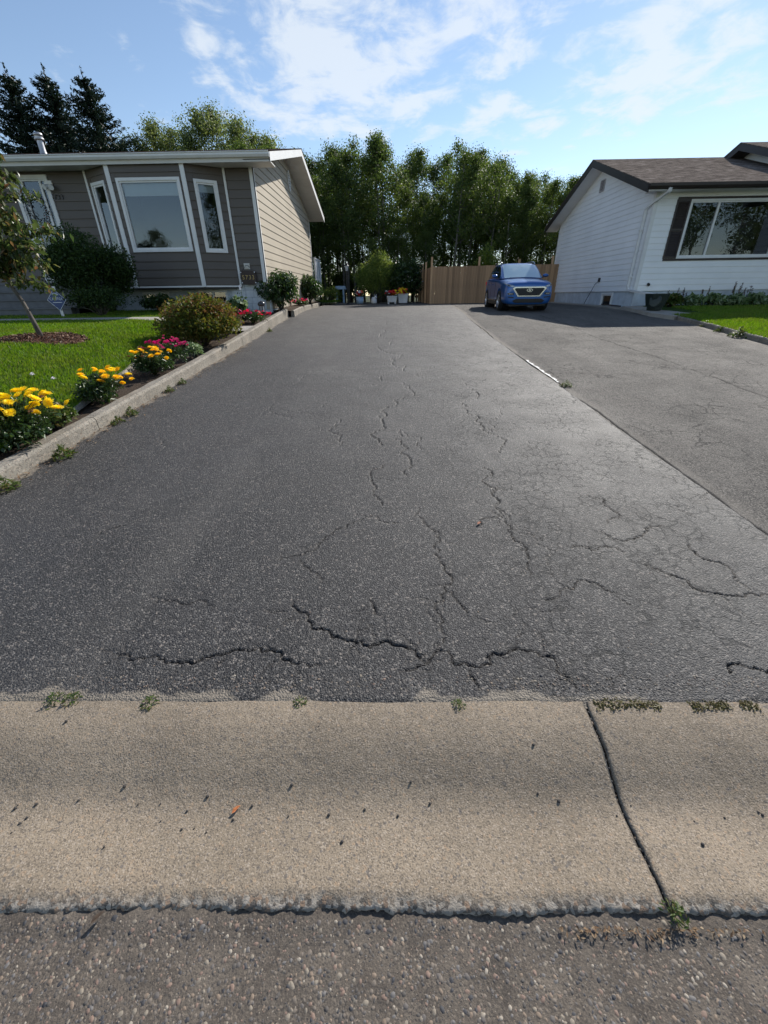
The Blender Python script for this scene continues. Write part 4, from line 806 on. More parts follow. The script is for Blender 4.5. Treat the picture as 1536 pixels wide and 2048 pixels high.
    for y0, y1 in ((ey0, gy2), (gy2, ey1)):
        z0, z1 = gz2 - sl * abs(y0 - gy2), gz2 - sl * abs(y1 - gy2)
        mb = MB(); mb.prism([(xo2, y0, z0 - .03), (xo2, y1, z1 - .03), (xo2, y1, z1 - .24), (xo2, y0, z0 - .24)], (.03, 0, 0)); mb.obj('rake_board', MA['brown'], H)
        mb = MB(); mb.prism([(xo2 + .03, y0, z0 - .19), (XR + .05, y0, z0 - .19), (XR + .05, y1, z1 - .19), (xo2 + .03, y1, z1 - .19)], (0, 0, .02)); mb.obj('soffit', plain('dark soffit', (.11, .10, .1), .7) if y0 == ey0 else bpy.data.materials['dark soffit'], H)
    mb = MB(); mb.prism([(XR, YP, ZS), (XR, gy2, ZS), (XR, YR, ZS), (XR, YR, gz2 - sl * (YR - gy2) - .2), (XR, gy2, gz2 - .2), (XR, YP, gz2 - sl * (gy2 - YP) - .2)], (.1, 0, 0)); mb.obj('wing_gable', MA['white'], H)
    # socket with hanging cord, and small black wall knob
    mb = MB(); WS.box(mb, YR - 19.66, YR - 19.54, 1.93, 2.07, .015, .06); s = mb.obj('wall_socket', MA['dark'], H)
    c = [(8.75, 19.6, 1.95), (8.70, 19.75, 1.85), (8.70, 20.1, 1.5), (8.68, 20.3, 1.25), (8.66, 20.42, 1.06)]; mb = MB(); mb.tube(c, .012, 6); mb.obj('cord', MA['dark'], s)
    mb = MB(); mb.tube([(9.25, YF - .01, 1.78), (9.25, YF - .09, 1.75)], [.05, .04], 10); mb.obj('wall_vent', MA['dark'], H)
    return H
# ------------------------------------------------------------------ foliage
def leaf_mesh(name, C, ln, wd, rs, mat, droop=0.0, upb=.3, fold=.25, nrm=None, sizevar=.4, face=None):
    """one folded four-sided leaf per centre"""
    C = np.asarray(C, float); n = len(C)
    d = rs.normal(0, 1, (n, 3)); d[:, 2] += -droop * 2.2
    if nrm is not None: d += np.asarray(nrm) * .8
    d /= np.linalg.norm(d, axis=1)[:, None]
    s = np.cross(d, rs.normal(0, 1, (n, 3)) + np.array([0, 0, upb * 4])); s /= np.linalg.norm(s, axis=1)[:, None] + 1e-9
    if face is not None:
        fn = np.asarray(face, float); d = np.cross(fn, rs.normal(0, 1, (n, 3))); d[:, 2] -= droop; d /= np.linalg.norm(d, axis=1)[:, None] + 1e-9; s = np.cross(d, fn); s /= np.linalg.norm(s, axis=1)[:, None] + 1e-9
    u = np.cross(s, d); L = ln * (1 + sizevar * rs.uniform(-1, 1, n))[:, None]; Wd = wd * (1 + sizevar * rs.uniform(-1, 1, n))[:, None]
    a = C - d * L * .5; b = C + d * L * .5; c1 = C + s * Wd * .5 + u * Wd * fold - d * L * .08; c2 = C - s * Wd * .5 + u * Wd * fold - d * L * .08
    V = np.stack([a, c1, b, c2], 1).reshape(-1, 3); k = 4 * np.arange(n)[:, None]
    F = np.concatenate([k + [0, 1, 2], k + [0, 2, 3]]).reshape(-1, 3)
    return np_mesh(name, V, F, mat, False)
def blob_pts(n, c, r, rs, shell=.55, lump=.25, zmin=None, flat=1.0):
    """points in an uneven mass: overlapping clumps around an ellipsoid, denser towards the clump surfaces"""
    K = 26; q = rs.normal(0, 1, (K, 3)); q /= np.linalg.norm(q, axis=1)[:, None]; q[:, 2] = np.abs(q[:, 2]) * 1.0 - .25 * (q[:, 2] < 0)
    cen = q * (.62 + .28 * lump * rs.uniform(-1, 1.4, K))[:, None]; rad = (.36 + .5 * lump * rs.uniform(-.4, .7, K))
    cen = np.concatenate([cen, [[0, 0, 0]]]); rad = np.append(rad, .62)
    w = rad ** 2; k = rs.choice(K + 1, n, p=w / w.sum()); d = rs.normal(0, 1, (n, 3)); d /= np.linalg.norm(d, axis=1)[:, None]
    rr_ = shell + (1 - shell) * rs.rand(n) ** .5; P = (cen[k] + d * (rad[k] * rr_ * (1 + .12 * rs.normal(0, 1, n)))[:, None]); o = d * .6 + P / (np.linalg.norm(P, axis=1)[:, None] + 1e-6) * .6
    P = P * np.asarray(r) + np.asarray(c)
    if zmin is not None: P[:, 2] = np.where(P[:, 2] < zmin, zmin + rs.rand(n) * .1, P[:, 2])
    return P, o
def stems(name, base, tips, r, mat, parent, n=5):
    mb = MB()
    for t in tips:
        b = Vector(base); t = Vector(t); m = (b + t) / 2 + Vector((0, 0, .12 * (t - b).length)); mb.tube([b, m, t], [r, r * .7, r * .35], n)
    return mb.obj(name, mat, parent, True)
def shrub(name, label, c, r, n, ln, wd, mat, seed, cat='shrub', shell=.5, lump=.3, droop=0, z0=None, parts=(), group=None):
    rs = np.random.RandomState(seed); base = (c[0], c[1], c[2] - r[2] if z0 is None else z0)
    t = empty(name, base, 0, label, cat, group); cl = (0, 0, c[2] - base[2])
    P, d = blob_pts(n, cl, r, rs, shell, lump, 0.02)
    link('foliage', leaf_mesh('foliage', P, ln, wd, rs, mat, droop, nrm=d), t)
    tips = [P[i] * .8 for i in rs.choice(n, 14)]; stems('stem', (0, 0, -.03), tips, .012 + .01 * r[2], MA['bark'], t)
    return t, rs, P, d
# ---- trees
def tree_parts(seed, h, kind):
    rs = np.random.RandomState(seed); r = random.Random(seed); mb = MB()
    lean = (r.uniform(-.3, .3), r.uniform(-.3, .3)); base_r = .045 + .008 * h
    tp = lambda t: Vector((lean[0] * t * t + .06 * math.sin(3 * t + seed), lean[1] * t * t + .06 * math.cos(4 * t + seed), h * t))
    mb.tube([tp(k / 9) for k in range(10)], [base_r * (1 - .88 * k / 9) for k in range(10)], 7)
    C = []; cw = .185 * h
    low = .18 if kind == 'full' else r.uniform(.28, .42)
    for k in range(34 if kind != 'thin' else 22):
        t = low + (1.0 - low) * (k + r.random()) / 34; t = min(t, .985); p = tp(t); a = r.uniform(0, 6.28); prof = math.sin(math.pi * min(1, max(.06, ((t - low) / (1 - low)) * .8 + .2))) ** .7
        l = cw * prof * r.uniform(.55, 1.2); e = p + Vector((math.cos(a) * l, math.sin(a) * l, l * r.uniform(.35, .9)))
        mb.tube([p, (p + e) / 2 + Vector((0, 0, .05 * l)), e], [base_r * .3 * (1.1 - t), base_r * .2 * (1.1 - t), .006], 4, caps=False)
        for q in range(7):
            f = r.uniform(.35, 1.1); c = p + (e - p) * f + Vector((r.gauss(0, .18), r.gauss(0, .18), r.gauss(0, .16))); C.append((c, r.uniform(.13, .30)))
    for q in range(14): C.append((tp(r.uniform(.9, 1.0)) + Vector((r.gauss(0, .1), r.gauss(0, .1), r.uniform(0, .25))), .16))
    D = []; P = np.concatenate([np.asarray(c)[None] + np.clip(rs.normal(0, 1, (27 if kind != 'thin' else 17, 3)), -1.7, 1.7) * s * 1.1 * [1, 1, .85] for c, s in C])
    m = len(P) // len(C); cc = np.repeat(np.array([tuple(c) for c, s in C]), m, 0); ax = np.stack([cc[:, 0] * .5, cc[:, 1] * .5, cc[:, 2] * 0], 1)
    fn = (P - cc) * 3.0 + ax * .8 + np.array([0, 0, .45]) + rs.normal(0, .42, P.shape)
    return mb, P, rs, fn
def make_tree(name, seed, h, kind, mat, leaf=.11, bark='aspen'):
    mb, P, rs, fn = tree_parts(seed, h, kind); t = empty(name); t['top'] = float(np.percentile(P[:, 2], 99.6))
    mb.obj('trunk', MA[bark], t, True); link('crown', leaf_mesh('crown', P, leaf, leaf * .8, rs, mat, .15, face=fn), t)
    return t
def make_spruce(seed, h, w):
    r = random.Random(seed); rs = np.random.RandomState(seed); mb = MB(); mb.tube([(0, 0, 0), (.03, 0, h * .5), (0, .02, h)], [.17, .09, .012], 8); C = []; D = []
    t = empty('spruce_tree'); z = .06 * h
    while z < h * .985:
        f = 1 - z / h; nb = r.randint(5, 8)
        for k in range(nb):
            a = r.uniform(0, 6.28); l = (w * f ** .65 + .15) * r.uniform(.6, 1.15); sag = -.10 * l
            m = max(4, int(l * 10))
            for j in range(m):
                q = (j + .5) / m; x = l * q; zz = z + sag * math.sin(q * 2.6) * 1.1 + .22 * l * q * q
                for s in range(5):
                    sd = r.gauss(0, .12 * (1.2 - q) * l * .6 + .04); C.append((math.cos(a) * x - math.sin(a) * sd, math.sin(a) * x + math.cos(a) * sd, zz + r.gauss(-.03, .05))); D.append((math.cos(a), math.sin(a), .35))
        z += r.uniform(.11, .19) * (1 + .5 * f)
    for q in range(30): C.append((r.gauss(0, .04), r.gauss(0, .04), h * r.uniform(.95, 1.03))); D.append((0, 0, 1))
    mb.obj('trunk', MA['bark'], t, True); link('crown', leaf_mesh('crown', C, .22, .07, rs, MA['spruce'], .05, nrm=np.array(D) * 2), t)
    return t
def place(t, x, y, z, rz, s, label, cat='tree', group=None, used=set()):
    o = t if t.name not in used else copy_tree(t); used.add(t.name)
    o.location = (x, y, z); o.rotation_euler = (0, 0, rz); o.scale = (s, s, s * 1.0); tag(o, label, cat, group); return o

def wood():
    r = random.Random(21); kinds = [make_tree('aspen_tree', 100 + i, h, k, MA['leafA']) for i, (h, k) in enumerate([(9.4, 'full'), (9.0, 'x'), (8.6, 'x'), (9.2, 'x'), (8.2, 'thin'), (8.8, 'full')])]
    pale = [make_tree('poplar_tree', 130 + i, h, 'x', MA['leafB'], .11) for i, h in enumerate((9.5, 10.2))]
    # heights follow the tree line seen between the houses (metres at the front row)
    hx = lambda x: np.interp(x, [-16, -8, -4.5, -1, 3.5, 6, 8.6, 10.5, 14, 26], [8.0, 7.9, 7.8, 8.25, 7.9, 7.2, 6.6, 6.1, 6.4, 7.0])
    k = 0
    for row, (y0, dx, off) in enumerate(((29.2, 1.02, 0), (30.9, 1.12, .5), (32.8, 1.25, .2), (35.0, 1.4, .7), (38.0, 1.6, .1))):
        x = -8.5 * (y0 / 30) + off
        while x < 16 * (y0 / 30):
            yy = y0 + r.uniform(-.8, .8); xx = x + r.uniform(-.4, .4); px = xx * 30 / yy
            lane = abs((xx + .6) * .807 - (yy - 27.3) * .59) < 1.6 and yy < 33.8
            gap = (2.6 < px < 3.2 and row > 2) or (-1.55 < px < -1.3)
            if not gap:
                hh = float(hx(px)) * (yy / 30) * (r.choice((.72, .84, .92, .98, 1.0, 1.04)) if row < 3 else r.choice((.92, .96, 1.0, 1.02))) * (1 if row < 4 else .93); hh = min(hh, 2.3 + .9 * (yy - 27.3)) if lane else hh; t = kinds[r.randrange(6)]
                lab = ['slender aspen in the front row of the wood behind the driveway', 'slender aspen in the second row of the wood behind the driveway', 'aspen deep inside the dense wood behind the driveway'][min(row, 2)]
                place(t, xx, yy, 1.05, r.uniform(0, 6.28), hh / t['top'], lab, 'tree', ['aspens in the front row of the wood', 'aspens in the second row of the wood', 'aspens deep inside the wood'][min(row, 2)])
            x += dx * r.uniform(.75, 1.3); k += 1
    for i, (px, hh, lab) in enumerate([(-14.2, 8.5, 'pale poplar top nearest the spruces above the tan roof'), (-13.1, 9.2, 'pale poplar above the tan roof, second from the spruces'), (-12.2, 8.9, 'pale poplar above the tan roof, third from the spruces'), (-11.3, 8.7, 'lower pale poplar between two taller ones over the tan roof'), (-10.3, 9.5, 'tall pale poplar above the middle of the tan roof'), (-9.6, 9.7, 'tallest pale poplar above the bay window roof'), (-8.6, 9.2, 'pale poplar above the roof, right of the tallest one'), (-7.6, 8.6, 'pale poplar above the roof, nearest the gable'), (-6.6, 8.4, 'short pale poplar just left of the tan gable peak')]):
        y = 34.5 + (i % 3); place(pale[i % 2], px * y / 30, y, 1.1, 1.3 * i, hh * y / 30 / pale[i % 2]['top'], lab, 'tree', 'pale poplars behind the tan house')
    for i, (x, y, h, w, lab) in enumerate([(-22.3, 33, 12.3, 4.3, 'tall dark spruce at the left edge above the tan roof'), (-20.6, 33.8, 12.5, 4.2, 'tallest dark spruce, behind the roof vent pipe'), (-17.6, 32.5, 11.9, 4.0, 'dark spruce standing apart, rightmost of the three'), (-19.6, 31.5, 8.6, 3.0, 'lower dark spruce filling the gap between the two right spruces')]):
        t = make_spruce(50 + i, h, w); t.location = (x, y, 1.1); tag(t, lab, 'tree', 'spruces behind the tan house')
    # undergrowth at the wood edge
    for i, (x, y, r_, lab) in enumerate([(5.6, 27.6, (.75, .7, 1.5), 'light green sapling behind the fence, left of the car roof'), (8.3, 27.9, (.5, .5, 1.1), 'small light green bush behind the fence by the white wall'), (10.6, 28.3, (1.0, .8, 1.6), 'green bush beyond the rear corner of the white house')]):
        shrub('sapling', lab, (x, y, 1.1 + r_[2]), r_, 2600, .12, .09, MA['willow'], 300 + i, shell=.2, lump=.5)
    for i, x in enumerate(np.arange(-9, 16, 1.1)):
        shrub('understory_bush', 'low dark undergrowth bush at the edge of the wood', (x + r.uniform(-.5, .5), 31.0 + r.uniform(-1.2, 2.6), 2.0), (1.1, .8, 1.05 + r.uniform(-.4, .6)), 1300, .14, .1, MA['leafA'], 330 + i, 'bush', .2, .5, group='undergrowth at the wood edge')
    for i, x in enumerate(np.arange(-14, 24, 1.5)):
        shrub('understory_bush', 'low dark undergrowth bush at the edge of the wood', (x + r.uniform(-.6, .6), 38.5 + r.uniform(-1.5, 3.5), 2.3), (1.5, .9, 1.3 + r.uniform(-.3, .7)), 900, .2, .15, MA['leafA'], 370 + i, 'bush', .2, .5, group='undergrowth at the wood edge')
    # the trees across the street that the windows mirror
    for i, (x, y, s) in enumerate([(-31, -25, .6), (-26.5, -26, .9), (-23, -27, .45), (-18, -25, 1.0), (-13, -24, .6), (27, -22, 1.5), (31, -20, 1.55), (34.5, -22, 1.6), (38, -20, 1.7), (41.5, -22, 1.55), (45, -20, 1.6), (49, -22, 1.5)]):
        place(kinds[i % 6], x, y, -.05, i * 1.1, s, 'tree across the street mirrored in the house windows', 'tree', 'trees across the street')

def small_tree():
    t = empty('young_tree', (-6.12, 7.75, .93), 0, 'young ornamental tree with drooping green and reddish leaves in mulch', 'tree')
    P = [Vector(p) for p in ((0, 0, -.03), (-.05, 0, .3), (-.12, .02, .6), (-.22, .02, .85), (-.3, 0, 1.3), (-.26, 0, 1.9), (-.12, 0, 2.5))]
    mb = MB(); mb.tube(P, [.045, .036, .03, .028, .022, .015, .006], 8); r = random.Random(8); rs = np.random.RandomState(8); C = []
    for k in range(40):
        p = P[3].lerp(P[6], r.random()) ; a = r.uniform(0, 6.28); l = r.uniform(.4, .92) * (1.0 if p.z < 2.0 else .7); e = p + Vector((math.cos(a) * l, math.sin(a) * l, r.uniform(-.15, .32)))
        m = (p + e) / 2 + Vector((0, 0, .1)); mb.tube([p, m, e], [.010, .007, .003], 5)
        for q in range(85): f = r.uniform(.08, 1.1); c = p.lerp(m, f * 2) if f < .5 else m.lerp(e, f * 2 - 1); C.append(c + Vector((r.gauss(0, .055), r.gauss(0, .055), r.gauss(-.04, .05))))
    mb.obj('trunk', MA['bark'], t, True); me = leaf_mesh('crown', [tuple(c) for c in C], .12, .06, rs, MA['plum'], .55, .6, .2); link('crown', me, t)
    # bark mulch ring
    n = 28; ring = [(-6.15 + .74 * math.cos(6.283 * k / n) * (1 + .08 * math.sin(k * 2.1)), 7.75 + .54 * math.sin(6.283 * k / n) * (1 + .08 * math.cos(k * 1.3))) for k in range(n)]
    mb = MB(); mb.add([(-6.15, 7.75, float(lawn_z(-6.15, 7.75)) + .05)] + [(x, y, float(lawn_z(x, y)) + .012) for x, y in ring], [(0, 1 + k, 1 + (k + 1) % n) for k in range(n)]); structure('mulch', mb.mesh('mulch', MA['mulch'], True), 'stuff')
    rs = np.random.RandomState(2); n = 900; a = rs.uniform(0, 6.28, n); q = np.sqrt(rs.rand(n)); x = -6.15 + .78 * q * np.cos(a); y = 7.75 + .57 * q * np.sin(a)
    o = structure('mulch_chips', leaf_mesh('mulch chips', np.stack([x, y, lawn_z(x, y) + .05 * (1 - q) + .02], 1), .07, .03, rs, leafy('mulch chip', [(0, (.06, .03, .02)), (.6, (.16, .09, .06)), (1, (.3, .22, .16))], .05, .9), upb=2), 'stuff'); tag(o, 'reddish bark mulch chips round the young tree', 'mulch')

def flower_head(name, r, mat, petals=26, seed=0, dome=.6):
    rs = np.random.RandomState(seed); mb = MB()
    for k in range(petals * 2):
        f = (k + .5) / (petals * 2); el = math.acos(1 - f * 1.05); a = k * 2.399; ln = r * (.55 + .45 * math.sin(el)); d = Vector((math.cos(a) * math.sin(el), math.sin(a) * math.sin(el), math.cos(el) * dome)); s = Vector((-math.sin(a), math.cos(a), 0)); b = d * r * .35; tip = d * r * (1 + rs.uniform(-.12, .12)); w = r * .2; up = Vector((0, 0, r * .08))
        mb.add([b - s * w * .4, b + s * w * .4, tip + s * w + up, tip * 1.06, tip - s * w + up], [(0, 1, 2, 3, 4)])
    mb.lathe([(0, r * .32), (r * .3, r * .2), (r * .38, 0), (0, -r * .12)], 8)
    return mb.mesh(name, mat)
def flat_flower(name, r, mat, n=5):
    mb = MB()
    for k in range(n):
        a = 6.283 * k / n; d = Vector((math.cos(a), math.sin(a), .25)); s = Vector((-math.sin(a), math.cos(a), 0))
        mb.add([(0, 0, 0), d * r * .6 - s * r * .42, d * r - s * r * .22 + Vector((0, 0, -.06 * r)), d * r + s * r * .22 + Vector((0, 0, -.06 * r)), d * r * .6 + s * r * .42], [(0, 1, 2, 3, 4)])
    return mb.mesh(name, mat)
def flower_plant(name, label, x, y, z, rad, hgt, nleaf, heads, leafmat, seed, leaf=(.045, .022), group=None, flat=False, lean=(0, 0)):
    rs = np.random.RandomState(seed); r = random.Random(seed); t = empty(name, (x, y, z), 0, label, 'flowers', group)
    P, d = blob_pts(nleaf, (lean[0] * .4, lean[1] * .4, hgt * .36), (rad, rad, hgt * .5), rs, .2, .3, .0); link('foliage', leaf_mesh('foliage', P, leaf[0], leaf[1], rs, leafmat, .0, nrm=d), t)
    tips = []
    for me, cnt, zlo in heads:
        for k in range(cnt):
            for _ in range(60):
                a = r.uniform(0, 6.283); q = math.sqrt(r.random()) * 1.0; el = r.uniform(zlo, 1); p = Vector((math.cos(a) * rad * q * math.sqrt(max(.05, 1.15 - el * el * .75)) * 1.1 + lean[0] * el, math.sin(a) * rad * q * math.sqrt(max(.05, 1.15 - el * el * .75)) * 1.1 + lean[1] * el, hgt * (.55 + .5 * el * (1 - .35 * q))))
                if all((p - c).length > .055 for c in tips): break
            tips.append(p); o = link('flower', me, t); o.location = p; s = r.uniform(.75, 1.15); o.scale = (s, s, s); o.rotation_euler = (r.gauss(.25, .3) + (.3 if flat else 0), r.gauss(0, .3), r.uniform(0, 6.28))
    stems('stem', (0, 0, -.02), tips, .005, MA['weed'], t, 4)
    return t
def garden():
    yel = [flower_head('flower', .046, MA['yellow'], 22, 1), flower_head('flower', .042, MA['orange'], 22, 2), flower_head('flower', .038, MA['brownfl'], 14, 3)]
    pk = flower_head('flower', .032, MA['pink'], 14, 4); rd = flat_flower('flower', .045, MA['red']); rp = flat_flower('flower', .045, MA['pink']); dh = flower_head('flower', .06, MA['dahlia'], 24, 6); wf = flat_flower('flower', .05, MA['whitefl'])
    bz = lambda x, y: float(lawn_z(x, y)) - .03
    ym = flower_plant('chrysanthemum', 'large clump of bright yellow mums at the left edge', -3.60, 3.72, bz(-3.6, 3.72), .48, .52, 4200, [(yel[0], 52, .1), (yel[2], 12, .2)], MA['shrubD'], 1, (.05, .026), 'flower clumps along the kerb')
    flower_plant('marigold', 'marigold clump with golden orange heads beside thin edging', -3.56, 5.15, bz(-3.56, 5.15), .31, .42, 2600, [(yel[1], 17, .0), (yel[0], 6, .1)], MA['shrubD'], 2, (.05, .02), 'flower clumps along the kerb')
    flower_plant('marigold', 'marigold clump with brown faded heads next to pink mums', -3.62, 6.55, bz(-3.62, 6.55), .30, .44, 2300, [(yel[1], 15, .0), (yel[2], 10, .0)], MA['shrubD'], 3, (.05, .02), 'flower clumps along the kerb')
    flower_plant('chrysanthemum', 'deep pink mum clump between marigolds and spirea', -3.66, 7.15, bz(-3.66, 7.15), .31, .46, 2000, [(pk, 40, .2)], MA['shrubD'], 4, (.04, .02), 'flower clumps along the kerb')
    t, rs, P, d = shrub('leafy_plant', 'small light green plant beside the yellow mums', (-3.50, 4.22, bz(-3.5, 4.22) + .13), (.2, .2, .15), 700, .05, .03, MA['weed'], 5, 'plant', .2, .4)
    shrub('leafy_plant', 'small lime green plant between pink mums and spirea', (-3.48, 7.75, bz(-3.48, 7.75) + .13), (.17, .2, .15), 600, .06, .025, MA['hosta'], 6, 'plant', .2, .4)
    # spirea mound: leaves plus a cap of rusty seed heads
    cz = bz(-3.9, 9.0); t, rs, P, d = shrub('spirea_bush', 'rounded spirea bush with rusty seed heads over yellow green leaves', (-3.80, 9.05, cz + .38), (.92, .82, .52), 17000, .058, .036, MA['spirea'], 7, 'bush', .35, .22, z0=cz)
    P2, d2 = blob_pts(6000, (0, 0, .41), (.92, .82, .52), rs, .9, .22, .0); k = (d2[:, 2] > .1) & (rs.rand(len(P2)) < .25 + .9 * d2[:, 2]); P2 = P2[k]; link('seed_heads', leaf_mesh('seed heads', P2 + rs.normal(0, .015, P2.shape), .035, .03, rs, MA['rust'], nrm=d2[k]), t)
    # shade loving plants and annuals by the house corner
    dp = shrub('dahlia_plant', 'dark leafy dahlia with one orange bloom beside the path', (-3.75, 10.25, bz(-3.75, 10.25) + .25), (.33, .33, .27), 1100, .1, .05, MA['shrubD'], 8, 'plant', .2, .35)[0]
    o = link('flower', dh, dp); o.location = (.23, .03, .45); o.rotation_euler = (.4, .2, 0)
    flower_plant('petunia', 'mass of red petunias next to the garden lantern', -3.72, 12.3, bz(-3.72, 12.3), .42, .36, 1200, [(rd, 26, .1), (rp, 6, .2)], MA['shrubD'], 9, (.06, .03), 'petunias by the side wall', True)
    flower_plant('petunia', 'low red and pink petunias between the two dark shrubs', -3.55, 18.3, 1.22, .38, .26, 900, [(rd, 18, .1), (rp, 8, .1)], MA['shrubD'], 10, (.06, .03), 'petunias by the side wall', True)
    shrub('peony_shrub', 'dark drooping peony shrub spilling over the kerb at the house corner', (-3.62, 15.45, 1.12 + .52), (.66, .85, .62), 4200, .15, .055, MA['shrubD'], 11, 'shrub', .5, .35, .5, z0=1.1)
    shrub('peony_shrub', 'dark peony shrub against the rear end of the side wall', (-3.68, 21.4, 1.22 + .58), (.66, .95, .66), 3600, .16, .06, MA['shrubD'], 12, 'shrub', .5, .35, .5, z0=1.2)
    shrub('hosta_plant', 'light green hosta against the blue foundation', (-4.6, 13.9, 1.33), (.36, .3, .2), 260, .24, .12, MA['hosta'], 13, 'plant', .3, .3, z0=1.16)
    shrub('low_shrub', 'dark low shrub beneath the basement window', (-5.5, 13.6, 1.33), (.85, .4, .25), 1500, .1, .05, MA['shrubD'], 14, 'shrub', .3, .4, z0=1.15)
    shrub('low_shrub', 'dark low shrub under the bay beside the hedge', (-6.9, 13.7, 1.38), (.6, .4, .3), 1300, .1, .05, MA['shrubD'], 15, 'shrub', .3, .4, z0=1.15)
    # tall thin flower stalk before the foundation
    t = empty('hollyhock', (-4.42, 13.8, 1.18), 0, 'single tall hollyhock stalk with pale pink bloom at top', 'flowers'); mb = MB(); mb.tube([(0, 0, 0), (.03, 0, .4), (.02, .01, .68)], [.012, .009, .004], 6); mb.obj('stem', MA['weed'], t, True); rs = np.random.RandomState(3)
    link('foliage', leaf_mesh('foliage', np.stack([rs.normal(.02, .06, 26), rs.normal(0, .05, 26), rs.uniform(.05, .5, 26)], 1), .11, .08, rs, MA['shrubD']), t)
    for z in (.66, .60, .32): o = link('flower', wf, t); o.location = (.02, -.03, z); o.rotation_euler = (1.3, 0, 0); o.scale = (.8, .8, .8)
    # tall cedar hedge and small juniper by the porch
    shrub('cedar_hedge', 'big dark rounded cedar shrub left of the bay window', (-8.1, 12.75, 2.12), (1.12, .9, 1.06), 26000, .085, .03, MA['cedar'], 16, 'shrub', .62, .32, z0=1.14)
    shrub('cedar_hedge', 'lower olive shrub at the foot of the big cedar', (-7.7, 12.1, 1.5), (.85, .5, .4), 3500, .07, .03, MA['cedar'], 17, 'shrub', .5, .4, z0=1.14)
    small_tree()
    # back of the driveway
    shrub('willow_bush', 'feathery light green willow bush behind the planters', (-.62, 26.9, 2.3), (1.45, .9, 1.3), 9000, .20, .035, MA['willow'], 18, 'bush', .35, .45, .35, z0=1.12)
    t, rs, P, d = shrub('lilac_shrub', 'dense dark green lilac with pale blossoms at the fence corner', (.98, 26.8, 2.25), (1.05, .8, 1.22), 5200, .15, .10, MA['shrubD'], 19, 'shrub', .5, .3, .1, z0=1.12)
    k = rs.choice(np.where((d[:, 1] < 0) & (d[:, 0] > -.3))[0], 60); link('blossom', leaf_mesh('blossom', P[k] * [1.02, 1.02, 1], .1, .09, rs, MA['whitefl']), t)
    shrub('grey_bush', 'small grey green bush on the back lawn by the tan house', (-3.35, 27.0, 1.6), (.55, .5, .5), 1500, .09, .04, MA['willow'], 20, 'bush', .3, .4, z0=1.2)
    # plants against the white foundation
    for i, (x, lab) in enumerate([(9.75, 'leafy hosta nearest the downspout at the white wall'), (10.55, 'pale hosta under the left end of the picture window'), (11.25, 'pale variegated hosta in the middle of the white wall'), (11.95, 'pale variegated hosta under the picture window'), (12.65, 'hosta at the right edge under the picture window'), (13.35, 'hosta by the corner of the wing')]):
        shrub('hosta_plant', lab, (x, 15.95, 1.22), (.42, .34, .24), 420, .2, .1, MA['hosta'] if i not in (0,) else MA['weed'], 40 + i, 'plant', .3, .3, z0=1.02, group='hostas along the white house')
    for i, (x, n) in enumerate([(9.65, 4), (10.35, 5), (11.0, 5), (12.15, 7), (12.6, 4)]):
        t = empty('astilbe', (x, 16.3, 1.03), 0, ['thin dried astilbe plume left of the hostas', 'dried reddish astilbe plumes under the shutter', 'dried astilbe plumes left of the window mullion', 'tallest dried astilbe plumes under the picture window', 'dried astilbe plumes near the right edge'][i], 'plant', 'astilbe plumes'); mb = MB(); r = random.Random(i); C = []
        for k in range(n):
            a = Vector((r.uniform(-.25, .25), r.uniform(-.1, .1), .45 + r.uniform(0, .22) + (.12 if i == 3 else 0))); mb.tube([(a.x * .4, a.y * .4, 0), a], [.008, .004], 4); C += [(a.x + r.gauss(0, .014), a.y + r.gauss(0, .014), a.z - r.uniform(0, .22)) for _ in range(40)]
        mb.obj('stem', MA['weed'], t); link('plume', leaf_mesh('plume', C, .035, .02, np.random.RandomState(i), leafy('astilbe plume', [(0, (.05, .03, .035)), (1, (.14, .08, .085))], .2) if i == 0 else bpy.data.materials['astilbe plume']), t)
    # weeds in the gaps
    W = [(-3.08, 2.95, .15, 'weed', 'broad leafy weed at the left edge against the kerb'), (-3.06, 3.6, .17, 'weed', 'feathery weed against the kerb beside the yellow mums'), (-3.09, 4.55, .12, 'weed', 'rosette weed at the kerb joint'), (-3.10, 4.85, .13, 'weed', 'second rosette weed past the kerb joint'), (-3.12, 5.9, .11, 'weed', 'thin weed against the kerb by the marigolds'), (-3.13, 6.35, .11, 'weed', 'upright weed against the kerb by the faded marigolds'), (-3.2, 11.9, .14, 'weed', 'small weed at the kerb by the front path'),
         (-1.38, 1.105, .045, 'weed', 'pair of green dandelion weeds at left in the kerb joint'), (-1.31, 1.11, .04, 'weed', 'dandelion weed next to the leftmost one'), (-.98, 1.095, .038, 'weed', 'green and dry weed in the sandy kerb joint'), (-.37, 1.098, .03, 'weed', 'tiny weed sprout in the kerb joint near the middle'), (.27, 1.085, .03, 'weed', 'tiny reddish weed in the kerb joint right of the middle'),
         (.785, .485, .035, 'weed', 'green tuft at the foot of the slab joint'), (8.27, 11.75, .16, 'weed', 'weed clump on the right kerb farthest from the street'), (8.03, 10.85, .15, 'weed', 'weed clump on the right kerb, middle one'), (7.85, 10.0, .24, 'weed', 'largest weed clump on the right kerb'), (2.50, 5.95, .09, 'weed', 'small weed growing out of the asphalt seam')]
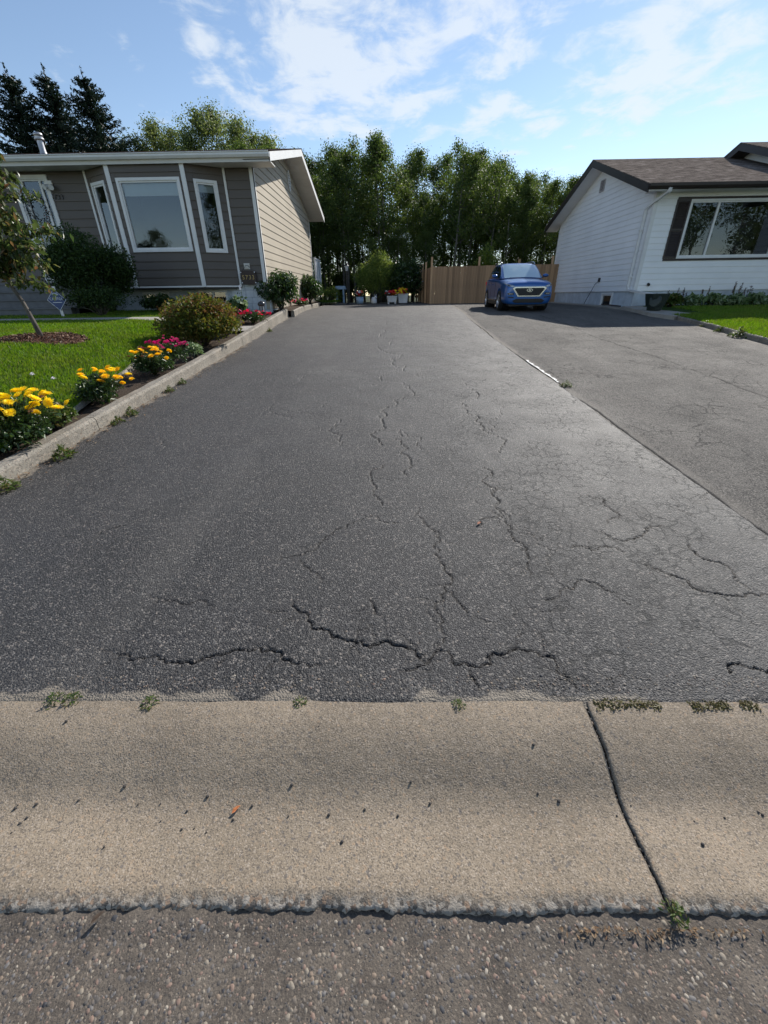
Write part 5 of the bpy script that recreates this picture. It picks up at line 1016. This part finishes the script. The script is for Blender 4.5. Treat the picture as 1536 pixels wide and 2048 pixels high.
    for i, (x, y, s, m, lab) in enumerate(W):
        rs = np.random.RandomState(70 + i); z = float(gy(y)) if y > 1.2 else (.09 if y > 1 else .01); s *= .8 if x < -3 else 1; t = empty('weed', (x, y, z), 0, lab, 'weed', 'weeds in the gaps'); n = 60 if s < .07 else 110
        a = rs.uniform(0, 6.28, n); q = rs.rand(n) ** .7; P = np.stack([np.cos(a) * q * s * (.7 if x < -3 else 1), np.sin(a) * q * s, .006 + (1 - q) * s * rs.uniform(.2, 1.0, n)], 1)
        link('leaf_rosette', leaf_mesh('leaf rosette', P, s * .42, s * .15, rs, MA[m], nrm=np.stack([np.cos(a), np.sin(a), .2 + 0 * a], 1) * 2, upb=1), t); stems('stem', (0, 0, -.01), [P[k] for k in rs.choice(n, 5)], .003, MA[m], t, 4)
    # moss along the joint on the right
    rs = np.random.RandomState(5); n = 1500; x = rs.uniform(.80, 1.75, n); k = fbm(x * 7, x * 0, 3) > .43; x = x[k]; n = len(x); y = 1.085 + .02 * (fbm(x * 4, x * 0 + 9, 3) - .47) + rs.normal(0, .012, n)
    o = structure('moss', leaf_mesh('moss', np.stack([x, y, .094 + rs.rand(n) * .006], 1), .012, .007, rs, leafy('moss', [(0, (.07, .065, .02)), (.6, (.12, .11, .035)), (1, (.18, .14, .07))], .2), upb=1), 'stuff'); tag(o, 'low olive moss and dry weed in the kerb joint', 'moss')
    # dry litter along the left kerb and in the street gutter
    n = 420; y = rs.uniform(2.6, 10, n); x = kerb_x(y) + np.abs(rs.normal(.02, .09, n)) + .01
    o = structure('leaf_litter', leaf_mesh('leaf litter', np.stack([x, y, gy(y) + .012], 1), .035, .015, rs, leafy('dry litter', [(0, (.12, .07, .04)), (.6, (.22, .15, .09)), (1, (.34, .26, .17))], .15, .9), face=rs.normal(0, .25, (n, 3)) + [0, 0, 1]), 'stuff'); tag(o, 'dry leaf crumbs lying along the garden kerb', 'litter')
    n = 130; x = rs.uniform(.45, 1.2, n); y = .462 - np.abs(rs.normal(0, .012, n)); o = structure('leaf_litter', leaf_mesh('gutter litter', np.stack([x, y, x * 0 + .004], 1), .014, .006, rs, bpy.data.materials['dry litter'], face=rs.normal(0, .3, (n, 3)) + [0, 0, 1]), 'stuff'); tag(o, 'dry litter caught along the broken kerb edge', 'litter')
    for x, y, z, s, c, lab in ((-.53, .745, .010, .017, (.5, .2, .08), 'dry orange leaf lying in the concrete gutter'), (.60, 2.40, .182, .025, (.35, .16, .1), 'small reddish dead leaf on the cracked asphalt'), (-.83, .47, .012, .018, (.1, .07, .05), 'dark curled leaf at the left end of the kerb edge')):
        mb = MB(); mb.add([(-s, 0, .003), (-.4 * s, .35 * s, .012), (.5 * s, .3 * s, .008), (s, 0, .004), (.4 * s, -.3 * s, .012), (-.5 * s, -.3 * s, .007), (0, 0, .002)], [(0, 1, 6), (1, 2, 6), (2, 3, 6), (3, 4, 6), (4, 5, 6), (5, 0, 6)]); o = mb.obj('fallen_leaf', plain(lab, c, .8, var=.3, scale=60)); tag(o, lab, 'leaf'); o.location = (x, y, z); o.rotation_euler = (.1, .1, .9)
    rs = np.random.RandomState(31); n = 46; x = rs.uniform(-1.5, 1.5, n); y = np.where(rs.rand(n) < .6, rs.normal(.74, .03, n), rs.uniform(.52, 1.05, n))
    o = structure('grit', np_mesh_from_bits(x, y, rs), 'stuff'); tag(o, 'loose dark pebbles scattered in the concrete gutter', 'grit')
    # dandelion clocks in the lawn
    for i, (x, y) in enumerate(((-4.75, 5.6), (-4.45, 5.55))):
        t = empty('dandelion', (x, y, float(lawn_z(x, y))), 0, ['left one of two white dandelion clocks in the lawn', 'right one of two white dandelion clocks in the lawn'][i], 'flower'); mb = MB(); mb.tube([(0, 0, 0), (.01, 0, .1)], .003, 5); mb.obj('stem', MA['weed'], t); link('seed_head', flower_head('seed head', .028, MA['whitefl'], 16, i, 1.0), t).location = (.01, 0, .11)
def np_mesh_from_bits(x, y, rs):
    mb = MB()
    for a, b in zip(x, y):
        s = rs.uniform(.002, .0055); z = float(np.interp(b, KP_Y, KP_Z)); mb.lathe([(0, s), (s * .8, s * .7), (s * 1.1, 0), (s, -s * .5)], 6, (a, b, z + s * .3))
    return mb.mesh('grit', plain('dark grit', (.04, .036, .034), .8, var=.5, scale=200))
# ------------------------------------------------------------------ car
def car():
    paint = NT('blue car paint'); paint.set('Base Color', (.016, .10, .34, 1)).set('Metallic', .35).set('Roughness', .3).set('Coat Weight', .8).set('Coat Roughness', .05); paint = paint.m
    blk = plain('car black trim', (.012, .012, .013), .45); chrome = plain('car chrome', (.5, .52, .55), .22, 1.0, var=.02); tyre = plain('tyre rubber', (.014, .014, .014), .8); alloy = plain('alloy rim', (.5, .5, .52), .3, .8)
    gl = NT('car glass'); gl.set('Base Color', (.02, .025, .028, 1)).set('Roughness', .04).set('Specular IOR Level', .9).set('Coat Weight', .5); gl = gl.m
    ws = NT('windshield glass'); ws.set('Base Color', (.3, .42, .48, 1)).set('Roughness', .05).set('Specular IOR Level', 1.0).set('Coat Weight', 1.0).set('Coat IOR', 2.0); ws = ws.m
    lens = NT('headlight lens'); lens.set('Base Color', (.3, .31, .33, 1)).set('Roughness', .12).set('Metallic', .3); lens = lens.m
    T = empty('car', (4.93, 18.16, 1.012), math.radians(-1.5), 'blue compact SUV parked nose out in front of the wooden fence', 'car')
    T.rotation_euler = (math.radians(.9), 0, math.radians(-2.0)); T.scale = (1.03, 1.03, 1.06)
    # lower body: stations along y (front is -y): y, half width, bottom, shoulder, edge of hood, top
    S = [(-2.06, .64, .30, .60, .72, .75), (-2.05, .70, .22, .62, .775, .81), (-2.0, .765, .20, .66, .82, .865), (-1.86, .81, .20, .70, .865, .915), (-1.60, .83, .20, .74, .89, .945), (-1.30, .84, .20, .79, .91, .965), (-1.0, .838, .20, .83, .935, .985), (-.80, .836, .20, .855, .955, 1.0), (-.4, .836, .20, .87, .965, .99), (.2, .838, .20, .885, .975, .99), (.8, .84, .20, .90, .985, 1.0), (1.3, .84, .21, .915, .995, 1.01), (1.7, .815, .24, .92, 1.0, 1.02), (1.93, .765, .28, .90, 1.0, 1.02), (2.02, .68, .36, .86, .97, 1.0)]
    V = []; K = 15
    for y, w, b, s, e, t in S:
        half = [(0, b), (w * .80, b), (w * .93, b + .05), (w * .985, b + .16), (w, (b + s) * .5 + .02), (w * .985, s), (w * .93, e - .02), (w * .72, (e + t) / 2 + .004), ]
        ring = half + [(-x, z) for x, z in reversed(half[1:])]; ring.insert(8, (0, t)); V += [(x, y, z) for x, z in ring]
    K = len(V) // len(S); F = []
    for i in range(len(S) - 1):
        for k in range(K): F.append((i * K + k, i * K + (k + 1) % K, (i + 1) * K + (k + 1) % K, (i + 1) * K + k))
    F += [tuple(range(K)), tuple((len(S) - 1) * K + k for k in reversed(range(K)))]
    mb = MB(); mb.add(V, F); me = mb.mesh('body', paint, True)
    body = link('body', me, T)
    sub = body.modifiers.new('sub', 'SUBSURF'); sub.levels = sub.render_levels = 2
    # wheel arches cut with cylinders
    cut = MB()
    WB, R = 1.21, .315
    for sx in (-1, 1):
        for y in (-WB, WB): cut.tube([(sx * .60, y, .33), (sx * 1.0, y, .33)], .375, 28)
    cu = cut.obj('cutter', blk); bo = body.modifiers.new('arch', 'BOOLEAN'); bo.object = cu; bo.operation = 'DIFFERENCE'; bo.solver = 'EXACT'
    cu.parent = T; bpy.context.view_layer.update(); dg = bpy.context.evaluated_depsgraph_get(); nm = bpy.data.meshes.new_from_object(body.evaluated_get(dg)); body.modifiers.clear(); body.data = nm
    bpy.data.objects.remove(cu)
    for p in nm.polygons: p.use_smooth = True
    # cabin: sections (y, belt half width, belt z, roof half width, roof z)
    Cb = [(-.92, .70, .97, .66, .985), (-.72, .735, .97, .655, 1.10), (-.45, .752, .975, .64, 1.265), (-.18, .76, .98, .62, 1.405), (.05, .765, .985, .61, 1.448), (.5, .765, .99, .605, 1.468), (1.0, .76, .995, .60, 1.455), (1.45, .74, 1.0, .58, 1.415), (1.68, .715, 1.005, .57, 1.36), (1.95, .66, 1.0, .60, 1.06)]
    def sec(q): y, wb, zb, wr, zr = q; return [(wb, y, zb), (wb * .6 + wr * .4 + .01, y, zb * .55 + zr * .45), (wr + .012, y, zr - .055 * min(1, (zr - zb) / .4)), (wr - .06, y, zr - .012), (wr * .5, y, zr + .006), (0, y, zr + .012)]
    V = []; F = []
    for q in Cb: h = sec(q); V += h + [(-x, y, z) for x, y, z in reversed(h[:-1])]
    n = 11
    for i in range(len(Cb) - 1):
        for k in range(n - 1): F.append((i * n + k, i * n + k + 1, (i + 1) * n + k + 1, (i + 1) * n + k))
    mb = MB(); mb.add(V, F); roof = mb.obj('roof', paint, T, True)
    def lerp_sec(y):
        for a, b in zip(Cb, Cb[1:]):
            if a[0] <= y <= b[0]: t = (y - a[0]) / (b[0] - a[0]); return tuple(p + (q - p) * t for p, q in zip(a, b))
    def patch(name, ys, ks, off, mat, parent):        # ks: parameter along the section polyline 0..10
        def pt(y, k):
            h = sec(lerp_sec(y)); h = h + [(-a, b, c) for a, b, c in reversed(h[:-1])]; i = min(int(k), 9); f = k - i; a, b = Vector(h[i]), Vector(h[i + 1]); return a.lerp(b, f)
        P = [[pt(y, k) for k in ks(j)] for j, y in enumerate(ys)]; m = len(P[0]); V = []
        for j in range(len(P)):
            for k in range(m):
                du = P[j][min(k + 1, m - 1)] - P[j][max(k - 1, 0)]; dv = P[min(j + 1, len(P) - 1)][k] - P[max(j - 1, 0)][k]; nn = du.cross(dv).normalized()
                if nn.dot(P[j][k] - Vector((0, .4, .9))) < 0: nn = -nn
                V.append(P[j][k] + nn * off)
        b = MB(); b.add(V, [(j * m + k, j * m + k + 1, (j + 1) * m + k + 1, (j + 1) * m + k) for j in range(len(P) - 1) for k in range(m - 1)]); return b.obj(name, mat, parent, True)
    patch('windshield', [-.90, -.72, -.45, -.26, -.19], lambda j: list(np.linspace(2.55, 7.45, 11)), .006, ws, T)
    patch('rear_window', [1.70, 1.82, 1.93], lambda j: list(np.linspace(3.0, 7.0, 9)), .006, gl, T)
    for sgn in (0, 1):
        f = (lambda k: k) if sgn == 0 else (lambda k: 10 - k)
        for ys, top in (([-.55, -.4, -.2, 0, .35], [1.25, 1.6, 1.85, 1.9, 1.9]), ([.43, .7, 1.0, 1.12], [1.9, 1.9, 1.9, 1.88]), ([1.2, 1.4, 1.62], [1.85, 1.7, 1.1])):
            patch('side_window', ys, lambda j: [f(.12 + (top[j] - .12) * q) for q in (0, .33, .66, 1)], .005, gl, T)
    # front details are laid on the evaluated body surface
    from mathutils.bvhtree import BVHTree
    bvh = BVHTree.FromPolygons([v.co[:] for v in nm.vertices], [p.vertices[:] for p in nm.polygons])
    def yat(x, z):
        h = bvh.ray_cast(Vector((x, -4, z)), Vector((0, 1, 0))); return h[0].y if h[0] is not None else -1.3
    def decal(name, poly, off, mat, parent, cuts=3, depth=.03):
        bm = bmesh.new(); f = bm.faces.new([bm.verts.new((x, 0, z)) for x, z in poly]); bmesh.ops.triangulate(bm, faces=[f]); bmesh.ops.subdivide_edges(bm, edges=list(bm.edges), cuts=cuts, use_grid_fill=True)
        bmesh.ops.triangulate(bm, faces=list(bm.faces))
        r = bmesh.ops.extrude_face_region(bm, geom=list(bm.faces)); top = {v for v in r['geom'] if isinstance(v, bmesh.types.BMVert)}
        for v in bm.verts: v.co.y = yat(v.co.x, v.co.z) - (off if v in top else -depth)
        bmesh.ops.recalc_face_normals(bm, faces=bm.faces); me = bpy.data.meshes.new(name); bm.to_mesh(me); bm.free(); me.materials.append(mat); return link(name, me, parent)
    hexo = [(-.48, .725), (.48, .725), (.56, .685), (.37, .44), (-.37, .44), (-.56, .685)]; hexi = [(-.45, .69), (.45, .69), (.495, .665), (.335, .475), (-.335, .475), (-.495, .665)]
    decal('grille_surround', hexo, .012, chrome, T)
    gr = decal('grille', hexi, .018, blk, T)
    for k in range(4):
        z = .505 + .042 * k; w = .34 + (z - .475) * .72; mb = MB(); mb.tube([(x, yat(x, z) - .02, z) for x in np.linspace(-w, w, 11)], .006, 5); mb.obj('grille_bar', plain('grille bar', (.03, .03, .032), .35), gr)
    ye = yat(0, .62) - .022
    mb = MB(); n = 24; e = [(math.cos(6.283 * k / n), math.sin(6.283 * k / n)) for k in range(n)]
    mb.add([(.10 * c, ye - .02, .625 + .052 * s) for c, s in e] + [(.08 * c, ye - .02, .625 + .038 * s) for c, s in e] + [(.10 * c, ye + .02, .625 + .052 * s) for c, s in e], [(k, (k + 1) % n, n + (k + 1) % n, n + k) for k in range(n)] + [(k, (k + 1) % n, 2 * n + (k + 1) % n, 2 * n + k) for k in range(n)])
    em = mb.obj('emblem', chrome, T)
    mb = MB(); mb.prism([(x, ye - .021, z + .01) for x, z in ((-.045, .585), (-.022, .585), (-.010, .608), (.016, .611), (.008, .585), (.030, .585), (.050, .645), (.028, .645), (.020, .622), (-.006, .619), (.002, .645), (-.022, .645))], (0, .02, 0)); mb.obj('emblem_letter', chrome, em)
    for s in (-1, 1):
        h = decal('headlight', [(s * x, z) for x, z in ((.50, .72), (.60, .715), (.70, .74), (.765, .785), (.775, .82), (.70, .81), (.60, .785), (.52, .76))], .012, lens, T)
        decal('headlight_reflector', [(s * x, z) for x, z in ((.55, .735), (.62, .735), (.66, .755), (.61, .772), (.56, .757))], .018, chrome, h)
        decal('headlight_bezel', [(s * x, z) for x, z in ((.66, .745), (.72, .765), (.745, .79), (.68, .785))], .016, blk, h)
        v = decal('bumper_vent', [(s * x, z) for x, z in ((.50, .50), (.64, .49), (.70, .51), (.72, .55), (.52, .56))], .010, blk, T)
        decal('fog_lamp', [(s * x, z) for x, z in ((.54, .515), (.66, .51), (.68, .535), (.55, .545))], .018, lens, v)
        decal('bumper_slot', [(s * x, z) for x, z in ((.50, .40), (.68, .42), (.72, .45), (.50, .435))], .010, blk, T)
        # mirror
        mb = MB(); mb.lathe([(0, -.085), (.06, -.075), (.088, -.02), (.085, .035), (.05, .075), (0, .085)], 14); m = mb.mesh('mirror', paint, True); o = link('mirror', m, T); o.location = (s * .905, -.52, 1.06); o.rotation_euler = (math.pi / 2, 0, math.pi / 2); o.scale = (.62, .82, 1.2); o.rotation_euler = (0, math.pi / 2, 0)
        mb = MB(); mb.bar((s * .76, -.5, 1.0), (s * .86, -.51, 1.03), .07, .03); mb.obj('mirror_arm', blk, o).matrix_parent_inverse = Matrix.LocRotScale(o.location, o.rotation_euler, o.scale).inverted()
        # sill, handles, roof rail
        mb = MB(); mb.box((s * .80 - .03, -.82, .19), (s * .80 + .03, .82, .30)); mb.obj('sill', blk, T, bevel=.015)
        mb = MB(); mb.box((s * .79 - .07, -.80, .30), (s * .79 + .055, .82, .335)); mb.obj('sill_strip', chrome, T, bevel=.01)
        for y in (.10, .95): mb = MB(); mb.bar((s * .845, y - .09, .80), (s * .845, y + .09, .81), .03, .028); mb.obj('door_handle', paint, T, bevel=.006)
        for y in (-.42, .40, 1.12): mb = MB(); mb.bar((s * .8425, y, .34), (s * .826, y + .02, .90), .006, .006, (1, 0, 0)); mb.obj('door_seam', blk, T)
        mb = MB(); mb.tube([(s * .60, -.02, 1.425), (s * .585, .1, 1.49), (s * .575, .6, 1.515), (s * .565, 1.1, 1.50), (s * .56, 1.38, 1.43)], .018, 8); mb.obj('roof_rail', chrome, T, True)
        mb = MB(); mb.box((s * .66 - .11, 1.94, .78), (s * .66 + .07, 2.0, .9)); mb.obj('tail_light', MA['red'], T, bevel=.01)
    decal('lower_intake', [(-.45, .26), (.45, .26), (.54, .32), (.42, .38), (-.42, .38), (-.54, .32)], .012, blk, T); yf = -2.0
    mb = MB(); mb.box((-.62, -1.95, .17), (.62, 1.9, .30)); mb.obj('underbody', blk, T)
    mb = MB(); mb.tube([(x, yf + .02 + .12 * (abs(x) / .6) ** 2, .265) for x in np.linspace(-.6, .6, 9)], .045, 8); mb.obj('front_skirt', blk, T, True)
    for k in (-.25, .25): mb = MB(); mb.bar((k - .2, -.90, .998), (k + .2, -.80, 1.052), .016, .012); mb.obj('wiper', blk, T)
    mb = MB(); mb.box((-.09, -.40, 1.26), (.09, -.38, 1.31)); mb.obj('rear_view_mirror', blk, T)
    # wheels
    wheel = empty('wheel'); mb = MB(); mb.lathe([(.205, -.085), (.29, -.095), (.315, -.07), (.315, .07), (.29, .095), (.205, .085)], 32); mb.obj('tyre', tyre, wheel, True)
    mb = MB(); mb.lathe([(.21, -.08), (.2, .02), (.205, .08), (.215, .088)], 32); mb.lathe([(.0, .06), (.045, .065), (.05, .03)], 12)
    for k in range(5):
        a = 6.283 * k / 5
        for d in (-.16, .16): mb.bar((.03 * math.cos(a), .03 * math.sin(a), .055), (.205 * math.cos(a + d), .205 * math.sin(a + d), .06), .045, .03)
    mb.lathe([(0, .0), (.2, -.01)], 24, m=1); mb.obj('rim', [alloy, blk], wheel, True)
    first = True
    for sx in (-1, 1):
        for y in (-WB, WB):
            w = wheel if first else copy_tree(wheel); first = False; w.parent = T; w.location = (sx * .755, y, R - .003); w.rotation_euler = (0, sx * math.pi / 2, 0)
    for sx in (-1, 1):
        for y in (-WB, WB): mb = MB(); mb.tube([(sx * .5, y, .34), (sx * .66, y, .34)], .36, 20); mb.obj('wheel_well', blk, T)
    return T

# ------------------------------------------------------------------ fence, sign, lamps, planters, barrel
def fence():
    t = empty('wooden_fence', (2.3, 24.6, 1.1), 0, 'tall cedar board fence running behind the car to the white house', 'fence'); r = random.Random(2)
    x = 0.0; me = MB().box((0, 0, 0), (.142, .02, 1)).mesh('board', MA['wood'])
    while x < 6.5:
        o = link('board', me, t); o.location = (x, r.uniform(-.004, .004) - .004 * x * 0, -.08); o.scale = (1, 1, 1.80 + .006 * x + r.uniform(-.008, .008)); x += .146
    for x, h in ((-.1, 2.15), (2.35, 2.13), (4.4, 2.0), (6.1, 2.12)): MB().box((x, -.035 if x < 0 else .03, -.1), (x + .095, .06 if x < 0 else .125, h)).obj('fence_post', MA['post'], t)
    for z in (.3, .9, 1.5): MB().box((-.0, .0215, z), (6.5, .06, z + .09)).obj('fence_rail', MA['wood'], t)
    s = empty('wooden_fence', (2.225, 24.63, 1.1), 0, 'return run of the cedar fence receding toward the wood', 'fence')
    y = 0.05
    me2 = MB().box((-.01, 0, 0), (.01, .142, 1)).mesh('board', MA['wood'])
    while y < 4.4: o = link('board', me2, s); o.location = (-.084 * y - .01, y, -.08); o.scale = (1, 1, 1.78 + r.uniform(-.01, .01)); y += .146
    for y, h in ((1.1, 2.0), (2.2, 1.98), (3.3, 1.95), (4.4, 1.95)): MB().box((-.084 * y - .13, y, -.1), (-.084 * y - .045, y + .09, h)).obj('fence_post', MA['post'], s)
def fixtures():
    # hanging address plaque
    t = empty('address_sign', (-4.43, 14.86, 2.1), 0, 'dark wooden plaque with brass numerals 5733 hung under an outlet cover', 'sign')
    mb = MB(); n = 20; o = [(-.25, -.17), (-.2, -.19), (0, -.205), (.2, -.19), (.25, -.17), (.235, -.1), (.26, 0), (.235, .1), (.25, .17), (.2, .185), (-.2, .185), (-.25, .17), (-.235, .1), (-.26, 0), (-.235, -.1)]
    mb.prism([(x, -.015, z) for x, z in o], (0, .03, 0)); mb.obj('plaque', MA['plaque'], t)
    for i, ch in enumerate('5733'): c = link('numeral', text_mesh(ch, .17, .006, MA['gold']), t); c.location = (-.155 + .104 * i, -.021, 0); c.rotation_euler = (math.pi / 2, 0, 0)
    for x, z in ((-.215, .145), (.215, .145), (-.215, -.145), (.215, -.145)): mb = MB(); mb.tube([(x, -.013, z), (x, -.03, z)], .018, 8); mb.obj('screw_cap', MA['letter'], t)
    mb = MB(); mb.tube([(-.17, 0, .18), (-.03, .0, .33), (.03, .0, .33), (.17, 0, .18)], .006, 5); mb.obj('hanging_wire', MA['brown'], t)
    # security company lawn sign
    t = empty('lawn_sign', (-8.62, 11.9, 1.14), 0, 'blue diamond security lawn sign on a white stake by the cedar', 'sign')
    mb = MB(); mb.box((-.035, -.01, -.1), (.035, .012, .72)); mb.obj('stake', MA['trim'], t)
    mb = MB(); mb.prism([(0, -.035, .16), (.25, -.035, .41), (0, -.035, .66), (-.25, -.035, .41)], (0, .02, 0)); b = mb.obj('sign_board', MA['steel'], t)
    mb = MB(); q = [(0, .16), (.25, .41), (0, .66), (-.25, .41)]; qi = [(x * .95, (z - .41) * .95 + .41) for x, z in q]
    mb.add([(x, -.037, z) for x, z in q] + [(x, -.037, z) for x, z in qi], [(i, (i + 1) % 4, 4 + (i + 1) % 4, 4 + i) for i in range(4)]); mb.obj('border', MA['letter'], b)
    c = link('lettering', text_mesh('CAPITOL', .088, .001, MA['letter']), b); c.location = (0, -.039, .43); c.rotation_euler = (math.pi / 2, 0, 0)
    for z, w in ((.555, .14), (.525, .17), (.345, .24)): mb = MB(); mb.box((-w / 2, -.0385, z), (w / 2, -.0365, z + .013)); mb.obj('small_print', MA['letter'], b)
    # post lantern by the back lawn
    t = empty('lamp_post', (-2.28, 25.9, 1.2), 0, 'black lantern post standing on grass before the wood', 'lamp'); mb = MB(); mb.tube([(0, 0, -.1), (0, 0, .1)], .06, 10); mb.tube([(0, 0, .1), (0, 0, 1.55)], .028, 8); mb.bar((-.12, 0, 1.38), (.12, 0, 1.38), .02, .02); mb.obj('post', MA['dark'], t)
    mb = MB(); mb.lathe([(.05, 1.55), (.075, 1.6), (.11, 1.8), (.0, 1.8)], 6); mb.obj('lantern_glass', plain('lantern glass', (.55, .58, .6), .2), t); mb = MB(); mb.lathe([(.14, 1.8), (.05, 1.9), (.02, 1.95), (0, 1.96)], 6); mb.obj('lantern_roof', MA['dark'], t)
    # low garden lantern
    t = empty('garden_lantern', (-3.55, 12.75, float(lawn_z(-3.55, 12.75)) - .04), 0, 'small black garden lantern with domed cap among the red petunias', 'lantern'); mb = MB(); mb.tube([(0, 0, 0), (0, 0, .22)], .02, 8); mb.lathe([(.0, .21), (.07, .22), (.075, .24)], 12); mb.obj('stand', MA['dark'], t)
    mb = MB(); mb.lathe([(.055, .24), (.06, .39)], 12); mb.obj('lens', plain('smoky lens', (.3, .32, .34), .15), t, True); mb = MB(); mb.lathe([(.085, .39), (.105, .42), (.09, .47), (.05, .5), (0, .51)], 16); mb.obj('cap', plain('lantern cap', (.07, .07, .075), .25, .5), t, True)
    for k in range(4): a = 6.283 * k / 4 + .4; mb = MB(); mb.tube([(.066 * math.cos(a), .066 * math.sin(a), .23), (.07 * math.cos(a), .07 * math.sin(a), .4)], .009, 6); mb.obj('lantern_bar', MA['dark'], t)
    # planters at the head of the driveway
    rd = flower_head('flower', .065, MA['red'], 14, 21); yl = flower_head('flower', .065, MA['yellow'], 14, 22); orr = flower_head('flower', .065, MA['dahlia'], 14, 23); wt = flower_head('flower', .06, MA['whitefl'], 12, 24)
    def planter(x, y, w, d, h, lab, mat, heads, seed, round_=False, legs=True):
        t = empty('planter', (x, y, float(gy(y)) + .03), .15 if not round_ else 0, lab, 'planter', 'flower planters at the head of the driveway'); mb = MB()
        if round_: mb.lathe([(0, .0), (w * .42, .0), (w * .5, h), (w * .46, h), (w * .44, h - .05), (0, h - .05)], 20)
        else:
            a, b = w / 2, d / 2; z0 = .06 if legs else 0
            mb.add([(-a * .82, -b * .82, z0), (a * .82, -b * .82, z0), (a * .82, b * .82, z0), (-a * .82, b * .82, z0), (-a, -b, h), (a, -b, h), (a, b, h), (-a, b, h), (-a * .9, -b * .85, h), (a * .9, -b * .85, h), (a * .9, b * .85, h), (-a * .9, b * .85, h), (-a * .9, -b * .85, h - .05), (a * .9, -b * .85, h - .05), (a * .9, b * .85, h - .05), (-a * .9, b * .85, h - .05)], [(3, 2, 1, 0)] + [(i, (i + 1) % 4, 4 + (i + 1) % 4, 4 + i) for i in range(4)] + [(4 + i, 4 + (i + 1) % 4, 8 + (i + 1) % 4, 8 + i) for i in range(4)] + [(8 + i, 8 + (i + 1) % 4, 12 + (i + 1) % 4, 12 + i) for i in range(4)] + [(12, 13, 14, 15)])
        mb.obj('pot', mat, t, round_)
        if not round_:
            mb = MB(); mb.box((-w / 2 - .015, -d / 2 - .015, h - .05), (w / 2 + .015, -d / 2 + .004, h + .006)); mb.obj('rim', mat, t)
            if legs:
                for sx in (-1, 1):
                    for sy in (-1, 1): mb = MB(); mb.box((sx * w * .36 - .03, sy * d * .34 - .03, -.03), (sx * w * .36 + .03, sy * d * .34 + .03, .075)); mb.obj('foot', mat, t)
        rs = np.random.RandomState(seed); r = random.Random(seed); P = np.stack([rs.normal(0, w * .28, 500), rs.normal(0, d * .3, 500), h + np.abs(rs.normal(.05, .09, 500))], 1); link('foliage', leaf_mesh('foliage', P, .08, .04, rs, MA['shrubD']), t)
        for me, c, sx in heads:
            for k in range(c): o = link('flower', me, t); o.location = (sx * w * .3 + r.gauss(0, w * .2), -abs(r.gauss(.02, d * .3)), h + r.uniform(.0, .24)); s = r.uniform(1.0, 1.5); o.scale = (s, s, s); o.rotation_euler = (r.uniform(.2, .9), r.gauss(0, .3), 0)
        return t
    planter(.17, 25.4, .52, .4, .36, 'white footed planter box, left of the pair, red and yellow blooms', MA['pot'], [(rd, 20, -.3), (orr, 5, 0), (yl, 7, .8), (wt, 2, -1.4)], 1)
    planter(.78, 25.7, .56, .42, .46, 'white planter box, right of the pair, yellow and orange blooms', MA['pot'], [(yl, 12, -.2), (rd, 12, -.6), (orr, 8, .9)], 2, legs=False)
    planter(-1.6, 25.6, .44, .44, .34, 'round pale blue bucket of red and white flowers by the lamp post', MA['potblue'], [(rd, 8, -.2), (wt, 5, .2), (orr, 3, .6)], 3, True)
    t = empty('garden_ornament', (-.82, 25.7, float(gy(25.7)) + .03), 0, 'small white crouching garden ornament between bucket and planters', 'ornament'); mb = MB(); mb.lathe([(.14, 0), (.17, .05), (.15, .2), (.1, .3), (.0, .32)], 14); mb.obj('body', MA['pot'], t, True); mb = MB(); mb.lathe([(0, -.07), (.06, -.04), (.075, .02), (.04, .07), (0, .08)], 12, (.1, -.06, .3)); mb.obj('head', MA['pot'], t, True)
    mb = MB(); mb.tube([(.04, -.05, .37), (.03, -.05, .46)], [.02, .008], 6); mb.tube([(.13, -.05, .37), (.14, -.05, .46)], [.02, .008], 6); mb.obj('ear', MA['pot'], t, True)
    # dark barrel under the downspout
    t = empty('rain_barrel', (8.60, 14.85, float(gy(14.85)) + .11), math.radians(8), 'dark green plastic bin under the white downspout foot', 'barrel')
    mb = MB(); sec_ = lambda w, d, z, c=.35: [(x * w, y * d, z) for x, y in ((-1, -1 + c), (-1 + c, -1), (1 - c, -1), (1, -1 + c), (1, 1 - c), (1 - c, 1), (-1 + c, 1), (-1, 1 - c))]
    R_ = [sec_(.17, .17, 0), sec_(.19, .19, .12), sec_(.22, .22, .13), sec_(.28, .26, .36), sec_(.30, .28, .46), sec_(.30, .28, .48), sec_(.27, .25, .48), sec_(.25, .23, .40)]
    V = [p for q in R_ for p in q]; mb.add(V, [(i * 8 + k, i * 8 + (k + 1) % 8, i * 8 + 8 + (k + 1) % 8, i * 8 + 8 + k) for i in range(len(R_) - 1) for k in range(8)] + [tuple(range(56, 64))]); mb.obj('bin_body', MA['barrel'], t)
    mb = MB(); mb.lathe([(0, .03), (.13, .03), (.16, .02), (.17, -.02), (.17, -.05)], 20); o = mb.obj('round_lid', MA['barrel'], t, True); o.location = (-.2, -.2, .28); o.rotation_euler = (math.radians(78), 0, math.radians(-50)); o.scale = (1.0, 1.25, 1)
    # loose bar along the white foundation
    mb = MB(); mb.bar((8.45, 16.75, 1.09), (8.62, 18.6, 1.12), .05, .04); tag(mb.obj('metal_bar', MA['brown']), 'dark metal bar lying below the basement window', 'bar')
    # pale object parked beyond the back lawn
    mb = MB(); mb.prism([(-3.3, 28.2, 1.9), (-2.6, 28.2, 1.9), (-2.65, 28.2, 2.08), (-3.2, 28.2, 2.08)], (0, .6, 0)); mb.box((-3.2, 28.25, 1.15), (-3.1, 28.35, 1.9)); mb.box((-2.8, 28.25, 1.15), (-2.7, 28.35, 1.9)); tag(mb.obj('garden_box', MA['potblue']), 'pale blue garden box half hidden beyond the lamp post', 'box')

tan_house(); white_house(); wood(); garden(); car(); fence(); fixtures()
bpy.context.view_layer.update()
